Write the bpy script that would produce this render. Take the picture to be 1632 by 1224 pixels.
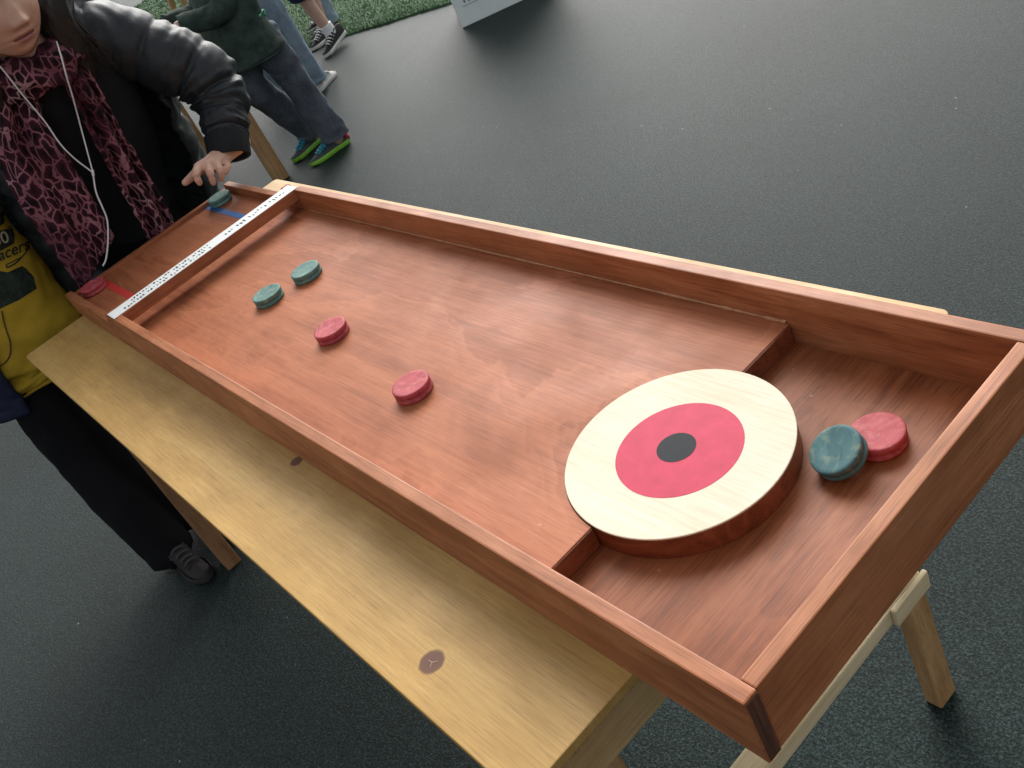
import bpy, bmesh, math, random
import numpy as np
from mathutils import Vector, Matrix, noise
random.seed(7); np.random.seed(7)
for o in list(bpy.data.objects): bpy.data.objects.remove(o, do_unlink=True)
SC = bpy.context.scene
COL = SC.collection

# ------------------------------------------------------------------ camera
CR = np.array([[0.6159021809209434, 0.6890723861566022, -0.3818949465144469],
               [0.2410142741423105, -0.626308510748627, -0.741383685431162],
               [-0.7500510803915162, 0.36457769542346335, -0.5518210586804708]])
CC = np.array([0.424724204964925, -0.2596891190517325, 0.8028175821495437])
CF = 1573.04
cam_d = bpy.data.cameras.new('camera'); cam = bpy.data.objects.new('camera', cam_d); COL.objects.link(cam)
m = Matrix.Identity(4)
for i in range(3):
    m[i][0] = CR[0][i]; m[i][1] = -CR[1][i]; m[i][2] = -CR[2][i]; m[i][3] = CC[i]
cam.matrix_world = m
cam_d.sensor_fit = 'HORIZONTAL'; cam_d.sensor_width = 36.0; cam_d.lens = CF / 1632 * 36
cam_d.clip_start = 0.05; cam_d.clip_end = 2000
SC.camera = cam

# ------------------------------------------------------------------ light
SUN_EL, SUN_AZ = math.radians(36), math.atan2(0.68, -0.73)      # azimuth in the xy plane, from the far left
W = bpy.data.worlds.new('World'); SC.world = W; W.use_nodes = True
nt = W.node_tree; nt.nodes.clear()
sky = nt.nodes.new('ShaderNodeTexSky'); sky.sky_type = 'NISHITA'; sky.sun_disc = False
sky.sun_elevation = SUN_EL; sky.sun_rotation = math.pi / 2 - SUN_AZ
sky.air_density = 1.0; sky.dust_density = 4.0; sky.ozone_density = 1.0
hs = nt.nodes.new('ShaderNodeHueSaturation'); hs.inputs['Saturation'].default_value = 0.2
bg = nt.nodes.new('ShaderNodeBackground'); bg.inputs['Strength'].default_value = 0.12
wo = nt.nodes.new('ShaderNodeOutputWorld')
nt.links.new(sky.outputs[0], hs.inputs['Color']); nt.links.new(hs.outputs[0], bg.inputs['Color']); nt.links.new(bg.outputs[0], wo.inputs['Surface'])
sd = bpy.data.lights.new('sun', 'SUN'); sd.energy = 1.5; sd.angle = math.radians(38); sd.color = (1, 0.98, 0.95)
sun = bpy.data.objects.new('sun', sd); COL.objects.link(sun)
sdir = Vector((math.cos(SUN_EL) * math.cos(SUN_AZ), math.cos(SUN_EL) * math.sin(SUN_AZ), math.sin(SUN_EL)))
sun.rotation_euler = sdir.to_track_quat('Z', 'Y').to_euler(); sun.location = sdir * 20
SC.view_settings.view_transform = 'Standard'; SC.view_settings.look = 'None'
SC.view_settings.gamma = 1; SC.view_settings.use_curve_mapping = False
SC.view_settings.exposure = 0.75
SC.render.engine = 'CYCLES'

FLOOR = -0.72

# ------------------------------------------------------------------ helpers
def P(u, v, x=None, y=None, z=None):
    q = CR.T @ np.array([(u - 816) / CF, (v - 612) / CF, 1.0])
    k = (x - CC[0]) / q[0] if x is not None else (y - CC[1]) / q[1] if y is not None else (z - CC[2]) / q[2]
    return Vector(CC + q * k)

def link(name, me, mat=None, parent=None, smooth=True):
    o = bpy.data.objects.new(name, me); COL.objects.link(o)
    if mat is not None:
        me.materials.clear() if len(me.materials) else None
        for mm in (mat if isinstance(mat, (list, tuple)) else [mat]): me.materials.append(mm)
    if smooth: me.polygons.foreach_set('use_smooth', [True] * len(me.polygons))
    if parent is not None: o.parent = parent
    return o

def raw(V, F, name='mesh'):
    me = bpy.data.meshes.new(name); me.from_pydata([tuple(v) for v in V], [], [tuple(f) for f in F]); me.update(); return me

def obj(name, V, F, mat=None, parent=None, smooth=True):
    return link(name, raw(V, F, name), mat, parent, smooth)

def tag(o, label=None, cat=None, group=None, kind=None):
    if label: o['label'] = label
    if cat: o['category'] = cat
    if group: o['group'] = group
    if kind: o['kind'] = kind
    return o

def thing(name, loc, label, cat, group=None):
    o = bpy.data.objects.new(name, None); COL.objects.link(o); o.location = loc; o.empty_display_size = 0.05
    return tag(o, label, cat, group)

def keep(o, parent):
    """parent while keeping world coordinates (parents are never rotated)"""
    o.parent = parent; o.location = Vector(o.location) - Vector(parent.location) if parent.parent is None else o.location
    return o

def bevel_bm(bm, w, seg=2):
    bmesh.ops.bevel(bm, geom=list(bm.edges), offset=w, segments=seg, profile=0.6, affect='EDGES', clamp_overlap=True)

def box(name, lo, hi, mat, parent=None, bev=0.002, seg=2, rot=None):
    """box between two world corners, optionally turned by a matrix about its centre"""
    lo = Vector(lo); hi = Vector(hi); c = (lo + hi) / 2; s = hi - lo
    bm = bmesh.new(); bmesh.ops.create_cube(bm, size=1)
    for v in bm.verts: v.co = Vector((v.co.x * s.x, v.co.y * s.y, v.co.z * s.z))
    if bev: bevel_bm(bm, bev, seg)
    for v in bm.verts: v.co = (rot @ v.co if rot is not None else v.co) + c
    me = bpy.data.meshes.new(name); bm.to_mesh(me); bm.free()
    return link(name, me, mat, parent, smooth=False)

def prism(name, prof, y0, y1, mat, parent=None, bev=0.002):
    """extrude an (x,z) outline along y"""
    bm = bmesh.new()
    a = [bm.verts.new((x, y0, z)) for x, z in prof]; b = [bm.verts.new((x, y1, z)) for x, z in prof]
    n = len(prof)
    bm.faces.new(a); bm.faces.new(b[::-1])
    for i in range(n): bm.faces.new((a[i], b[i], b[(i + 1) % n], a[(i + 1) % n]))
    bmesh.ops.recalc_face_normals(bm, faces=bm.faces)
    if bev:
        es = [e for e in bm.edges if len(e.link_faces) == 2 and e.calc_face_angle(0) > 0.6]
        bmesh.ops.bevel(bm, geom=es, offset=bev, segments=2, profile=0.6, affect='EDGES', clamp_overlap=True)
    me = bpy.data.meshes.new(name); bm.to_mesh(me); bm.free()
    return link(name, me, mat, parent, smooth=False)

def slab(name, outline, z0, z1, mat, parent=None, bev=0.0015):
    """extrude an (x,y) outline along z"""
    bm = bmesh.new()
    a = [bm.verts.new((x, y, z0)) for x, y in outline]; b = [bm.verts.new((x, y, z1)) for x, y in outline]
    n = len(outline)
    bm.faces.new(a); bm.faces.new(b)
    for i in range(n): bm.faces.new((a[i], a[(i + 1) % n], b[(i + 1) % n], b[i]))
    bmesh.ops.recalc_face_normals(bm, faces=bm.faces)
    if bev:
        es = [e for e in bm.edges if len(e.link_faces) == 2 and e.calc_face_angle(0) > 0.6]
        bmesh.ops.bevel(bm, geom=es, offset=bev, segments=2, profile=0.6, affect='EDGES', clamp_overlap=True)
    me = bpy.data.meshes.new(name); bm.to_mesh(me); bm.free()
    return link(name, me, mat, parent, smooth=False)

def crom(ctrl, m):
    """Catmull-Rom through rows of an array, m samples"""
    c = np.array(ctrl, float); n = len(c)
    c = np.vstack([2 * c[0] - c[1], c, 2 * c[-1] - c[-2]])
    out = []
    for k in range(m):
        s = k / (m - 1) * (n - 1); i = min(int(s), n - 2); t = s - i
        p0, p1, p2, p3 = c[i], c[i + 1], c[i + 2], c[i + 3]
        out.append(0.5 * ((2 * p1) + (-p0 + p2) * t + (2 * p0 - 5 * p1 + 4 * p2 - p3) * t * t + (-p0 + 3 * p1 - 3 * p2 + p3) * t ** 3))
    return np.array(out)

def loft(pts, rad, m=40, n=32, up=(0, 0, 1), fn=None, caps=True, ang=None):
    """sweep an ellipse along a spline; fn(t, angle, pos) adds radial displacement; ang=(a0,a1) leaves the tube open"""
    pts = np.array([tuple(p) for p in pts], float); rad = np.array([(r, r) if np.isscalar(r) else tuple(r) for r in rad], float)
    c = crom(np.hstack([pts, rad]), m)
    V = []; F = []
    up = np.array(up, float)
    for i in range(m):
        p = c[i, :3]; a, b = max(c[i, 3], 1e-4), max(c[i, 4], 1e-4)
        t = c[min(i + 1, m - 1), :3] - c[max(i - 1, 0), :3]; t /= np.linalg.norm(t) + 1e-12
        s = np.cross(t, up); s /= np.linalg.norm(s) + 1e-12; q = np.cross(s, t)
        for j in range(n):
            th = 2 * math.pi * j / n if ang is None else ang[0] + (ang[1] - ang[0]) * j / (n - 1)
            d = math.cos(th) * a * s + math.sin(th) * b * q
            r = np.linalg.norm(d)
            k = 1.0
            if fn: k = 1 + fn(i / (m - 1), th, p + d) / r
            V.append(p + d * k)
    closed = ang is None
    for i in range(m - 1):
        for j in range(n if closed else n - 1):
            j2 = (j + 1) % n
            F.append((i * n + j, i * n + j2, (i + 1) * n + j2, (i + 1) * n + j))
    if caps and closed:
        for i, flip in ((0, True), (m - 1, False)):
            k = len(V); V.append(c[i, :3].copy())
            for j in range(n):
                f = (i * n + j, i * n + (j + 1) % n, k)
                F.append(f[::-1] if flip else f)
    return V, F

def capsule(pts, rad, m=14, n=14):
    """tapered limb with rounded ends"""
    pts = [np.array(tuple(p), float) for p in pts]; rad = list(rad)
    d0 = pts[0] - pts[1]; d0 /= np.linalg.norm(d0) + 1e-9; d1 = pts[-1] - pts[-2]; d1 /= np.linalg.norm(d1) + 1e-9
    r0 = rad[0] if np.isscalar(rad[0]) else min(rad[0]); r1 = rad[-1] if np.isscalar(rad[-1]) else min(rad[-1])
    sc = lambda r, k: r * k if np.isscalar(r) else (r[0] * k, r[1] * k)
    pts = [pts[0] + d0 * r0, pts[0] + d0 * r0 * .75] + pts + [pts[-1] + d1 * r1 * .75, pts[-1] + d1 * r1]
    rad = [sc(rad[0], .05), sc(rad[0], .66)] + rad + [sc(rad[-1], .66), sc(rad[-1], .05)]
    t = np.array(pts[-1]) - np.array(pts[0]); up = (0, 0, 1) if abs(t[2]) < .8 * np.linalg.norm(t) else (1, 0, 0)
    return loft(pts, rad, m * 2, n, up)

def ball(c, r, n=16):
    V = []; F = []
    r = (r, r, r) if np.isscalar(r) else r
    for i in range(n + 1):
        for j in range(2 * n):
            th = math.pi * i / n; ph = math.pi * j / n
            V.append((c[0] + r[0] * math.sin(th) * math.cos(ph), c[1] + r[1] * math.sin(th) * math.sin(ph), c[2] + r[2] * math.cos(th)))
    for i in range(n):
        for j in range(2 * n):
            F.append((i * 2 * n + j, (i + 1) * 2 * n + j, (i + 1) * 2 * n + (j + 1) % (2 * n), i * 2 * n + (j + 1) % (2 * n)))
    return V, F

def join(parts):
    V = []; F = []
    for v, f in parts:
        k = len(V); V += [tuple(a) for a in v]; F += [tuple(i + k for i in g) for g in f]
    return V, F

def fuse(parts, voxel=0.008, smooth=6, disp=None):
    """one continuous skin over overlapping pieces"""
    V, F = join(parts); me = raw(V, F, 'tmp'); o = bpy.data.objects.new('tmp', me); COL.objects.link(o)
    r = o.modifiers.new('r', 'REMESH'); r.mode = 'VOXEL'; r.voxel_size = voxel
    if smooth:
        s = o.modifiers.new('s', 'SMOOTH'); s.iterations = smooth; s.factor = 0.5
    dg = bpy.context.evaluated_depsgraph_get(); dg.update()
    me2 = bpy.data.meshes.new_from_object(o.evaluated_get(dg))
    bpy.data.objects.remove(o, do_unlink=True)
    if disp:
        nv = len(me2.vertices); co = np.empty(nv * 3); no = np.empty(nv * 3)
        me2.vertices.foreach_get('co', co); me2.vertices.foreach_get('normal', no)
        co = co.reshape(-1, 3); no = no.reshape(-1, 3)
        for i in range(nv): co[i] += no[i] * disp(co[i], no[i])
        me2.vertices.foreach_set('co', co.ravel()); me2.update()
    return me2

def nz(x, y, z, s=1.0): return noise.noise(Vector((x * s, y * s, z * s)))

# ------------------------------------------------------------------ materials
class NT:
    def __init__(s, name):
        s.m = bpy.data.materials.new(name); s.m.use_nodes = True; s.t = s.m.node_tree; s.t.nodes.clear()
        s.out = s.n('ShaderNodeOutputMaterial'); s.b = s.n('ShaderNodeBsdfPrincipled'); s.l(s.b.outputs[0], s.out.inputs['Surface'])
        s.co = s.n('ShaderNodeTexCoord').outputs['Object']
    def n(s, k, **kw):
        x = s.t.nodes.new(k)
        for a, v in kw.items(): setattr(x, a, v)
        return x
    def l(s, a, b): s.t.links.new(a, b)
    def mapping(s, scale=(1, 1, 1), rot=(0, 0, 0), loc=(0, 0, 0), src=None):
        x = s.n('ShaderNodeMapping'); x.inputs['Scale'].default_value = scale; x.inputs['Rotation'].default_value = rot; x.inputs['Location'].default_value = loc
        s.l(src or s.co, x.inputs['Vector']); return x.outputs[0]
    def noise(s, vec, scale, detail=4, rough=.55, dist=0):
        x = s.n('ShaderNodeTexNoise'); x.inputs['Scale'].default_value = scale; x.inputs['Detail'].default_value = detail
        x.inputs['Roughness'].default_value = rough; x.inputs['Distortion'].default_value = dist; s.l(vec, x.inputs['Vector']); return x.outputs['Fac']
    def ramp(s, fac, stops, interp='LINEAR'):
        x = s.n('ShaderNodeValToRGB'); e = x.color_ramp.elements; x.color_ramp.interpolation = interp
        while len(e) < len(stops): e.new(0.5)
        for k, (p, c) in enumerate(stops):
            e[k].position = p; c = (c, c, c) if np.isscalar(c) else c; e[k].color = (*c, 1)
        s.l(fac, x.inputs['Fac']); return x.outputs['Color']
    def mix(s, a, b, fac, mode='MIX'):
        x = s.n('ShaderNodeMix', data_type='RGBA', blend_type=mode)
        for v, i in ((fac, 0), (a, 6), (b, 7)):
            if hasattr(v, 'is_linked') or hasattr(v, 'links'): s.l(v, x.inputs[i])
            else: x.inputs[i].default_value = v if i == 0 else (*v, 1)
        return x.outputs[2]
    def math(s, op, a, b=0.0, clamp=False):
        x = s.n('ShaderNodeMath', operation=op); x.use_clamp = clamp
        for i, v in ((0, a), (1, b)):
            if hasattr(v, 'links'): s.l(v, x.inputs[i])
            else: x.inputs[i].default_value = v
        return x.outputs[0]
    def bump(s, h, strength=.3, dist=.001):
        x = s.n('ShaderNodeBump'); x.inputs['Strength'].default_value = strength; x.inputs['Distance'].default_value = dist
        s.l(h, x.inputs['Height']); s.l(x.outputs[0], s.b.inputs['Normal']); return x
    def set(s, color=None, rough=None, spec=None):
        for v, k in ((color, 'Base Color'), (rough, 'Roughness'), (spec, 'Specular IOR Level')):
            if v is None: continue
            if hasattr(v, 'links'): s.l(v, s.b.inputs[k])
            else: s.b.inputs[k].default_value = (*v, 1) if k == 'Base Color' else v
        return s.m

def wood(name, dark, mid, light, axis='x', rough=.45, band=9, grain=1.0, blotch=.35, fine=.5, spec=.4, knots=None, off=(0, 0, 0), knotcol=(.13, .055, .03), scuff=0.0, patch=.0, specks=0.0):
    """flat-sawn timber: long figure bands, blotchy stain, thin pores"""
    s = NT(name); st = {'x': (.12, 1, 1), 'y': (1, .12, 1), 'z': (1, 1, .12)}[axis]
    st2 = {'x': (.02, 1, 1), 'y': (1, .02, 1), 'z': (1, 1, .02)}[axis]
    v = s.mapping(st, loc=off); v2 = s.mapping(st2, loc=off)
    big = s.noise(v, band, 3, .5, 1.2)
    rings = s.math('SINE', s.math('MULTIPLY', big, 38 * grain)); rings = s.math('MULTIPLY_ADD', rings, .5); s.t.nodes[-1].inputs[2].default_value = .5
    fn = s.noise(v2, 260, 4, .65); fn2 = s.noise(v2, 900, 2, .6)
    med = s.noise(v, 45, 5, .6, .6)
    f = s.math('ADD', s.math('MULTIPLY', rings, .17), s.math('MULTIPLY', med, .33)); f = s.math('ADD', f, s.math('MULTIPLY', fn, .50))
    col = s.ramp(f, [(.28, dark), (.5, mid), (.74, light)])
    bl = s.noise(s.mapping((1, 1, 1), loc=off), 5.5, 4, .6, .4)
    col = s.mix(col, s.ramp(bl, [(.3, 1 - blotch), (.7, 1.0 + blotch * .15)]), 1.0, 'MULTIPLY')
    pores = s.ramp(fn2, [(.39, 1 - fine), (.47, 1.0)])
    col = s.mix(col, pores, 1.0, 'MULTIPLY')
    if patch:
        pn = s.noise(s.mapping(tuple(.4 if k < 1 else 1 for k in st), loc=off), 4.3, 5, .55, .7)
        pm = s.ramp(pn, [(.50, 0.0), (.512, 1.0), (.56, .35), (.565, .9), (.62, .1)])
        col = s.mix(col, tuple(min(1, c * 1.12) for c in light), s.math('MULTIPLY', pm, patch))
    if specks:
        vo = s.n('ShaderNodeTexVoronoi'); vo.inputs['Scale'].default_value = 26; s.l(s.mapping((1, 1, 1), loc=(.3, .7, 0)), vo.inputs['Vector'])
        dt = s.ramp(s.math('ADD', vo.outputs['Distance'], s.math('MULTIPLY', s.noise(s.co, 160, 2), .10)), [(.085, 1.0), (.12, 0.0)])
        sl_ = s.ramp(s.noise(s.co, 6, 2), [(.54, 0.0), (.58, 1.0)])
        col = s.mix(col, (.52, .30, .20), s.math('MULTIPLY', s.math('MULTIPLY', dt, sl_), specks))
    if scuff:
        sp = s.noise(s.mapping((1, 1, 1), loc=(3, 1, 0)), 60, 3, .6, .3)
        sp2 = s.noise(s.mapping((1, 1, 1)), 4.2, 2)
        mk = s.math('MULTIPLY', s.ramp(sp, [(.66, 0.0), (.74, 1.0)]), s.ramp(sp2, [(.45, 0.0), (.65, 1.0)]))
        col = s.mix(col, tuple(c * .42 for c in mid), s.math('MULTIPLY', mk, scuff))
    for (kx, ky, kr) in (knots or []):
        mp = s.n('ShaderNodeMapping'); mp.vector_type = 'POINT'; mp.inputs['Location'].default_value = (-kx, -ky, 0); mp.inputs['Scale'].default_value = (1, 1, 0)
        s.l(s.co, mp.inputs['Vector'])
        ln = s.n('ShaderNodeVectorMath', operation='LENGTH'); s.l(mp.outputs[0], ln.inputs[0])
        d = s.math('ADD', ln.outputs['Value'], s.math('MULTIPLY', s.math('SUBTRACT', s.noise(s.mapping(), 70, 2), .5), kr * .28))
        halo = s.ramp(s.math('DIVIDE', d, kr * 4), [(.0, 1.0), (.26, .75), (.36, .25), (1.0, 0.0)])
        ringw = s.ramp(s.math('SINE', s.math('MULTIPLY', d, 900)), [(.0, .0), (1.0, 1.0)])
        col = s.mix(col, tuple(c * .62 for c in mid), s.math('MULTIPLY', s.math('MULTIPLY', halo, ringw), .5))
        core = s.ramp(s.math('DIVIDE', d, kr), [(.80, 1.0), (1.0, 0.0)])
        rim = s.ramp(s.math('DIVIDE', d, kr), [(.0, knotcol), (.78, tuple(c * 1.15 for c in knotcol)), (.92, tuple(c * .42 for c in knotcol))])
        col = s.mix(col, rim, core)
    h = s.math('ADD', s.math('MULTIPLY', fn2, .5), s.math('MULTIPLY', fn, .6))
    s.bump(h, .22, .0006)
    rr = s.ramp(bl, [(.3, rough + .08), (.7, max(rough - .08, .05))])
    return s.set(col, rr, spec)

def plain(name, color, rough=.6, var=.15, scale=40, bump=.0, spec=.4, bscale=None, bdist=.001):
    s = NT(name); f = s.noise(s.co, scale, 5, .6)
    col = s.ramp(f, [(.3, tuple(c * (1 - var) for c in color)), (.7, tuple(min(1, c * (1 + var)) for c in color))])
    if bump: s.bump(s.noise(s.co, bscale or scale, 5, .6), bump, bdist)
    return s.set(col, rough, spec)

RED_D, RED_M, RED_L = (.255, .074, .029), (.405, .132, .057), (.51, .190, .090)
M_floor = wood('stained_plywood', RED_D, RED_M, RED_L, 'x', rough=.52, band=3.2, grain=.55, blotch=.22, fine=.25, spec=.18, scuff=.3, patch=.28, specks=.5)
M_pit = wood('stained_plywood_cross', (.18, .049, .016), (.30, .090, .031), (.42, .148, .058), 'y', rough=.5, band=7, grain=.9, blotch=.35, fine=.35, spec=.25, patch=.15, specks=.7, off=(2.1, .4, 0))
M_wall = wood('stained_board', (.26, .080, .030), (.405, .145, .058), (.51, .205, .095), 'x', rough=.48, band=10, grain=.8, blotch=.28, fine=.3, spec=.25, off=(0, 0, .3))
M_end = wood('stained_end_board', (.28, .088, .032), (.43, .155, .060), (.54, .222, .098), 'y', rough=.48, band=10, grain=.8, blotch=.25, fine=.3, spec=.25, off=(.7, 0, .3))
M_bar = wood('stained_batten', (.24, .07, .026), (.40, .13, .052), (.48, .18, .085), 'y', rough=.45, band=12, grain=.6, blotch=.3, fine=.25)
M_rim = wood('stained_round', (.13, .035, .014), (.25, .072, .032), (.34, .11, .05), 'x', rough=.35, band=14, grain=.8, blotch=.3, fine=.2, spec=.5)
M_disc = wood('bare_pine_disc', (.64, .54, .38), (.73, .655, .50), (.77, .71, .58), 'x', rough=.55, band=6, grain=.5, blotch=.10, fine=.12, spec=.2)
M_table = wood('varnished_plywood', (.45, .255, .072), (.575, .355, .115), (.65, .44, .170), 'x', rough=.45, band=4, grain=.6, blotch=.2, fine=.2, spec=.3,
               knots=[(-.3811, -.1143, .0172), (-.8954, -.0075, .012)], scuff=.55)
M_apron = wood('pine_apron', (.42, .25, .10), (.52, .34, .155), (.60, .42, .21), 'y', rough=.5, band=9, grain=.6, blotch=.2, fine=.2)
M_ply_edge = wood('plywood_edge', (.30, .17, .07), (.45, .29, .13), (.58, .41, .21), 'x', rough=.6, band=90, grain=.4, blotch=.3, fine=.3)
M_leg = wood('pine_leg', (.33, .17, .065), (.45, .26, .11), (.54, .34, .16), 'z', rough=.5, band=9, grain=.9, blotch=.3, fine=.3)
M_legred = wood('brown_leg', (.20, .09, .04), (.30, .145, .065), (.38, .20, .10), 'z', rough=.5, band=9, grain=.9, blotch=.3, fine=.3)
M_rail = wood('pale_pine_rail', (.58, .43, .23), (.70, .55, .32), (.78, .64, .41), 'y', rough=.5, band=9, grain=.6, blotch=.15, fine=.15)
M_endgrain = wood('dark_end_grain', (.06, .022, .013), (.125, .048, .027), (.24, .095, .05), 'z', rough=.6, band=40, grain=.6, blotch=.3, fine=.3)

def puck_mat(name, c, worn, pale):
    s = NT(name); oi = s.n('ShaderNodeObjectInfo'); ad = s.n('ShaderNodeVectorMath', operation='ADD'); ml = s.n('ShaderNodeMath', operation='MULTIPLY'); ml.inputs[1].default_value = 7.0
    s.l(oi.outputs['Random'], ml.inputs[0]); s.l(s.co, ad.inputs[0]); s.l(ml.outputs[0], ad.inputs[1]); s.co = ad.outputs[0]
    f = s.noise(s.mapping((1, .3, 1)), 70, 5, .65, .5); g = s.noise(s.co, 75, 4, .65, .5)
    col = s.ramp(f, [(.3, tuple(x * .75 for x in c)), (.55, c), (.75, worn)])
    col = s.mix(col, pale, s.math('MULTIPLY', s.ramp(g, [(.52, 0.0), (.70, 1.0)]), .5))
    col = s.mix(col, tuple(x * .45 for x in c), s.math('MULTIPLY', s.ramp(s.noise(s.mapping((1, .25, 1)), 130, 4, .7), [(.58, 0.0), (.68, 1.0)]), .6))
    s.bump(s.noise(s.mapping((1, .3, 1)), 420, 3, .6), .2, .0005)
    return s.set(col, .58, .25)
M_pg = puck_mat('worn_green_stain', (.085, .19, .17), (.15, .275, .235), (.36, .38, .25))
M_pb = puck_mat('worn_blue_stain', (.062, .150, .160), (.105, .215, .215), (.27, .31, .20))
M_pr = puck_mat('worn_red_stain', (.42, .062, .075), (.52, .125, .13), (.60, .23, .21))

def paint(name, c, rough=.45): return plain(name, c, rough, .10, 45, .1, .15)
M_red = paint('target_red_paint', (.52, .042, .088), .55); M_black = paint('target_black_paint', (.010, .013, .017), .6)
M_tape = plain('white_tape', (.84, .86, .84), .35, .02, 50)
M_ink = plain('tape_ink', (.02, .03, .035), .5, .1)
M_bluet = plain('blue_tape', (.03, .12, .33), .5, .1, 80); M_redt = plain('red_tape', (.62, .045, .04), .5, .1, 80)

def ground_mat():
    s = NT('rubber_paving'); g = s.noise(s.co, 190, 3, .75); g2 = s.noise(s.co, 520, 2, .7); b = s.noise(s.co, 1.3, 4, .55, .5)
    col = s.ramp(s.math('ADD', s.math('MULTIPLY', g, .6), s.math('MULTIPLY', g2, .4)), [(.40, (.0015, .0037, .0034)), (.5, (.0085, .0180, .0162)), (.60, (.037, .062, .057))])
    col = s.mix(col, s.ramp(b, [(.3, .8), (.7, 1.2)]), 1.0, 'MULTIPLY')
    fl = s.n('ShaderNodeTexVoronoi'); fl.inputs['Scale'].default_value = 19; s.l(s.co, fl.inputs['Vector'])
    dot = s.ramp(fl.outputs['Distance'], [(.03, 1.0), (.05, 0.0)]); sel = s.ramp(s.noise(s.co, 7, 1), [(.6, 0.0), (.62, 1.0)])
    col = s.mix(col, (.42, .42, .40), s.math('MULTIPLY', dot, sel))
    s.bump(s.math('ADD', g, s.math('MULTIPLY', g2, .5)), .9, .004)
    return s.set(col, .50, .14)
M_ground = ground_mat()
M_turf = plain('artificial_turf_backing', (.06, .11, .055), .9, .4, 60, .5, .1)
M_blade = plain('artificial_turf_blade', (.11, .19, .095), .7, .35, 25, 0, .25)

def cloth(name, c, rough=.8, weave=900, var=.2, spec=.25, patch=6, bump=.3, sheen=.0):
    s = NT(name); f = s.noise(s.co, weave, 2, .7); b = s.noise(s.co, patch, 4, .6)
    col = s.mix(s.ramp(f, [(.3, tuple(x * (1 - var) for x in c)), (.7, tuple(min(1, x * (1 + var)) for x in c))]), s.ramp(b, [(.3, 1 - var), (.7, 1 + var)]), 1.0, 'MULTIPLY')
    s.bump(f, bump, .001)
    if sheen: s.b.inputs['Sheen Weight'].default_value = sheen
    return s.set(col, rough, spec)
M_puffer = None
def puffer_mat():
    s = NT('black_nylon'); b = s.noise(s.mapping((1, 1, .45), (.3, .5, 0)), 46, 3, .5, 1.6); b2 = s.noise(s.co, 130, 3, .6, .8)
    s.bump(s.math('ADD', b, s.math('MULTIPLY', b2, .2)), .13, .006)
    return s.set(s.ramp(b2, [(.3, (.014, .018, .021)), (.7, (.022, .027, .031))]), .52, .38)
M_puffer = puffer_mat()
M_blackcloth = cloth('black_jersey', (.012, .014, .016)); M_trouser = cloth('black_trouser_cloth', (.008, .008, .009), .9, spec=.1)
M_navy = cloth('navy_jacket_cloth', (.014, .019, .045), .7); M_yellow = cloth('yellow_sweatshirt', (.45, .285, .026), .85, 700, .12, .15)
M_print = cloth('faded_dark_print', (.025, .035, .028), .8, 300, .45, .1, 40); M_printw = plain('cream_print', (.55, .50, .34), .8)
M_jeans = cloth('dark_denim', (.085, .098, .118), .85, 260, .4, .2, 7, .6); M_jeans2 = cloth('light_denim', (.19, .25, .31), .85, 260, .3, .2, 7, .6)
M_darktop = cloth('dark_green_top', (.036, .056, .046), .85, 300, .4, .2, 20); M_grey = cloth('grey_top', (.16, .17, .18))
M_skin = None
def skin_mat():
    s = NT('skin'); f = s.noise(s.co, 35, 4, .6)
    col = s.ramp(f, [(.3, (.56, .32, .225)), (.7, (.64, .39, .285))])
    at = s.n('ShaderNodeAttribute', attribute_name='lip'); col = s.mix(col, (.46, .17, .15), s.ramp(at.outputs['Fac'], [(0, 0.0), (.5, .75), (.85, .9)])); col = s.mix(col, (.10, .025, .025), s.ramp(at.outputs['Fac'], [(.88, 0.0), (1.0, .9)]))
    s.bump(s.noise(s.co, 500, 2), .08, .0005)
    s.b.inputs['Subsurface Weight'].default_value = .08; s.b.inputs['Subsurface Radius'].default_value = (.01, .004, .002)
    return s.set(col, .48, .4)
M_skin = skin_mat()
M_skinpale = plain('pale_skin', (.52, .32, .25), .5, .06)
def hair_mat():
    s = NT('dark_hair'); f = s.noise(s.mapping((1, 1, .06)), 420, 3, .7)
    s.bump(f, .8, .002); return s.set(s.ramp(f, [(.35, (.008, .007, .007)), (.7, (.035, .028, .025))]), .38, .5)
M_hair = hair_mat()
def scarf_mat():
    s = NT('leopard_scarf_print'); v = s.n('ShaderNodeTexVoronoi', feature='DISTANCE_TO_EDGE'); v.inputs['Scale'].default_value = 44
    d = s.n('ShaderNodeVectorMath', operation='ADD'); nn = s.n('ShaderNodeTexNoise'); nn.inputs['Scale'].default_value = 22; s.l(s.co, nn.inputs['Vector'])
    sc = s.n('ShaderNodeVectorMath', operation='SCALE'); s.l(nn.outputs['Color'], sc.inputs[0]); sc.inputs['Scale'].default_value = .035
    s.l(s.mapping((1, 1.15, .62)), d.inputs[0]); s.l(sc.outputs[0], d.inputs[1]); s.l(d.outputs[0], v.inputs['Vector'])
    v2 = s.n('ShaderNodeTexVoronoi', feature='F1'); v2.inputs['Scale'].default_value = 44; s.l(d.outputs[0], v2.inputs['Vector'])
    bl = s.noise(s.co, 6, 3)
    inner = s.mix((.007, .005, .007), (.050, .013, .022), s.ramp(v2.outputs['Distance'], [(.15, 0.0), (.6, 1.0)]))
    net = s.ramp(bl, [(.34, (.12, .036, .052)), (.52, (.32, .135, .16)), (.72, (.41, .28, .275))])
    col = s.mix(net, inner, s.ramp(v.outputs['Distance'], [(.035, 0.0), (.10, 1.0)]))
    s.bump(s.noise(s.co, 500, 2), .3, .001)
    return s.set(col, .85, .15)
M_scarf = scarf_mat()
M_white = plain('white_plastic', (.75, .76, .76), .4, .04); M_offwhite = plain('cream_rubber', (.62, .61, .56), .6, .1)
M_lime = plain('lime_rubber', (.22, .50, .045), .5, .1); M_teal = plain('teal_laces', (.02, .22, .30), .6, .2)
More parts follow.
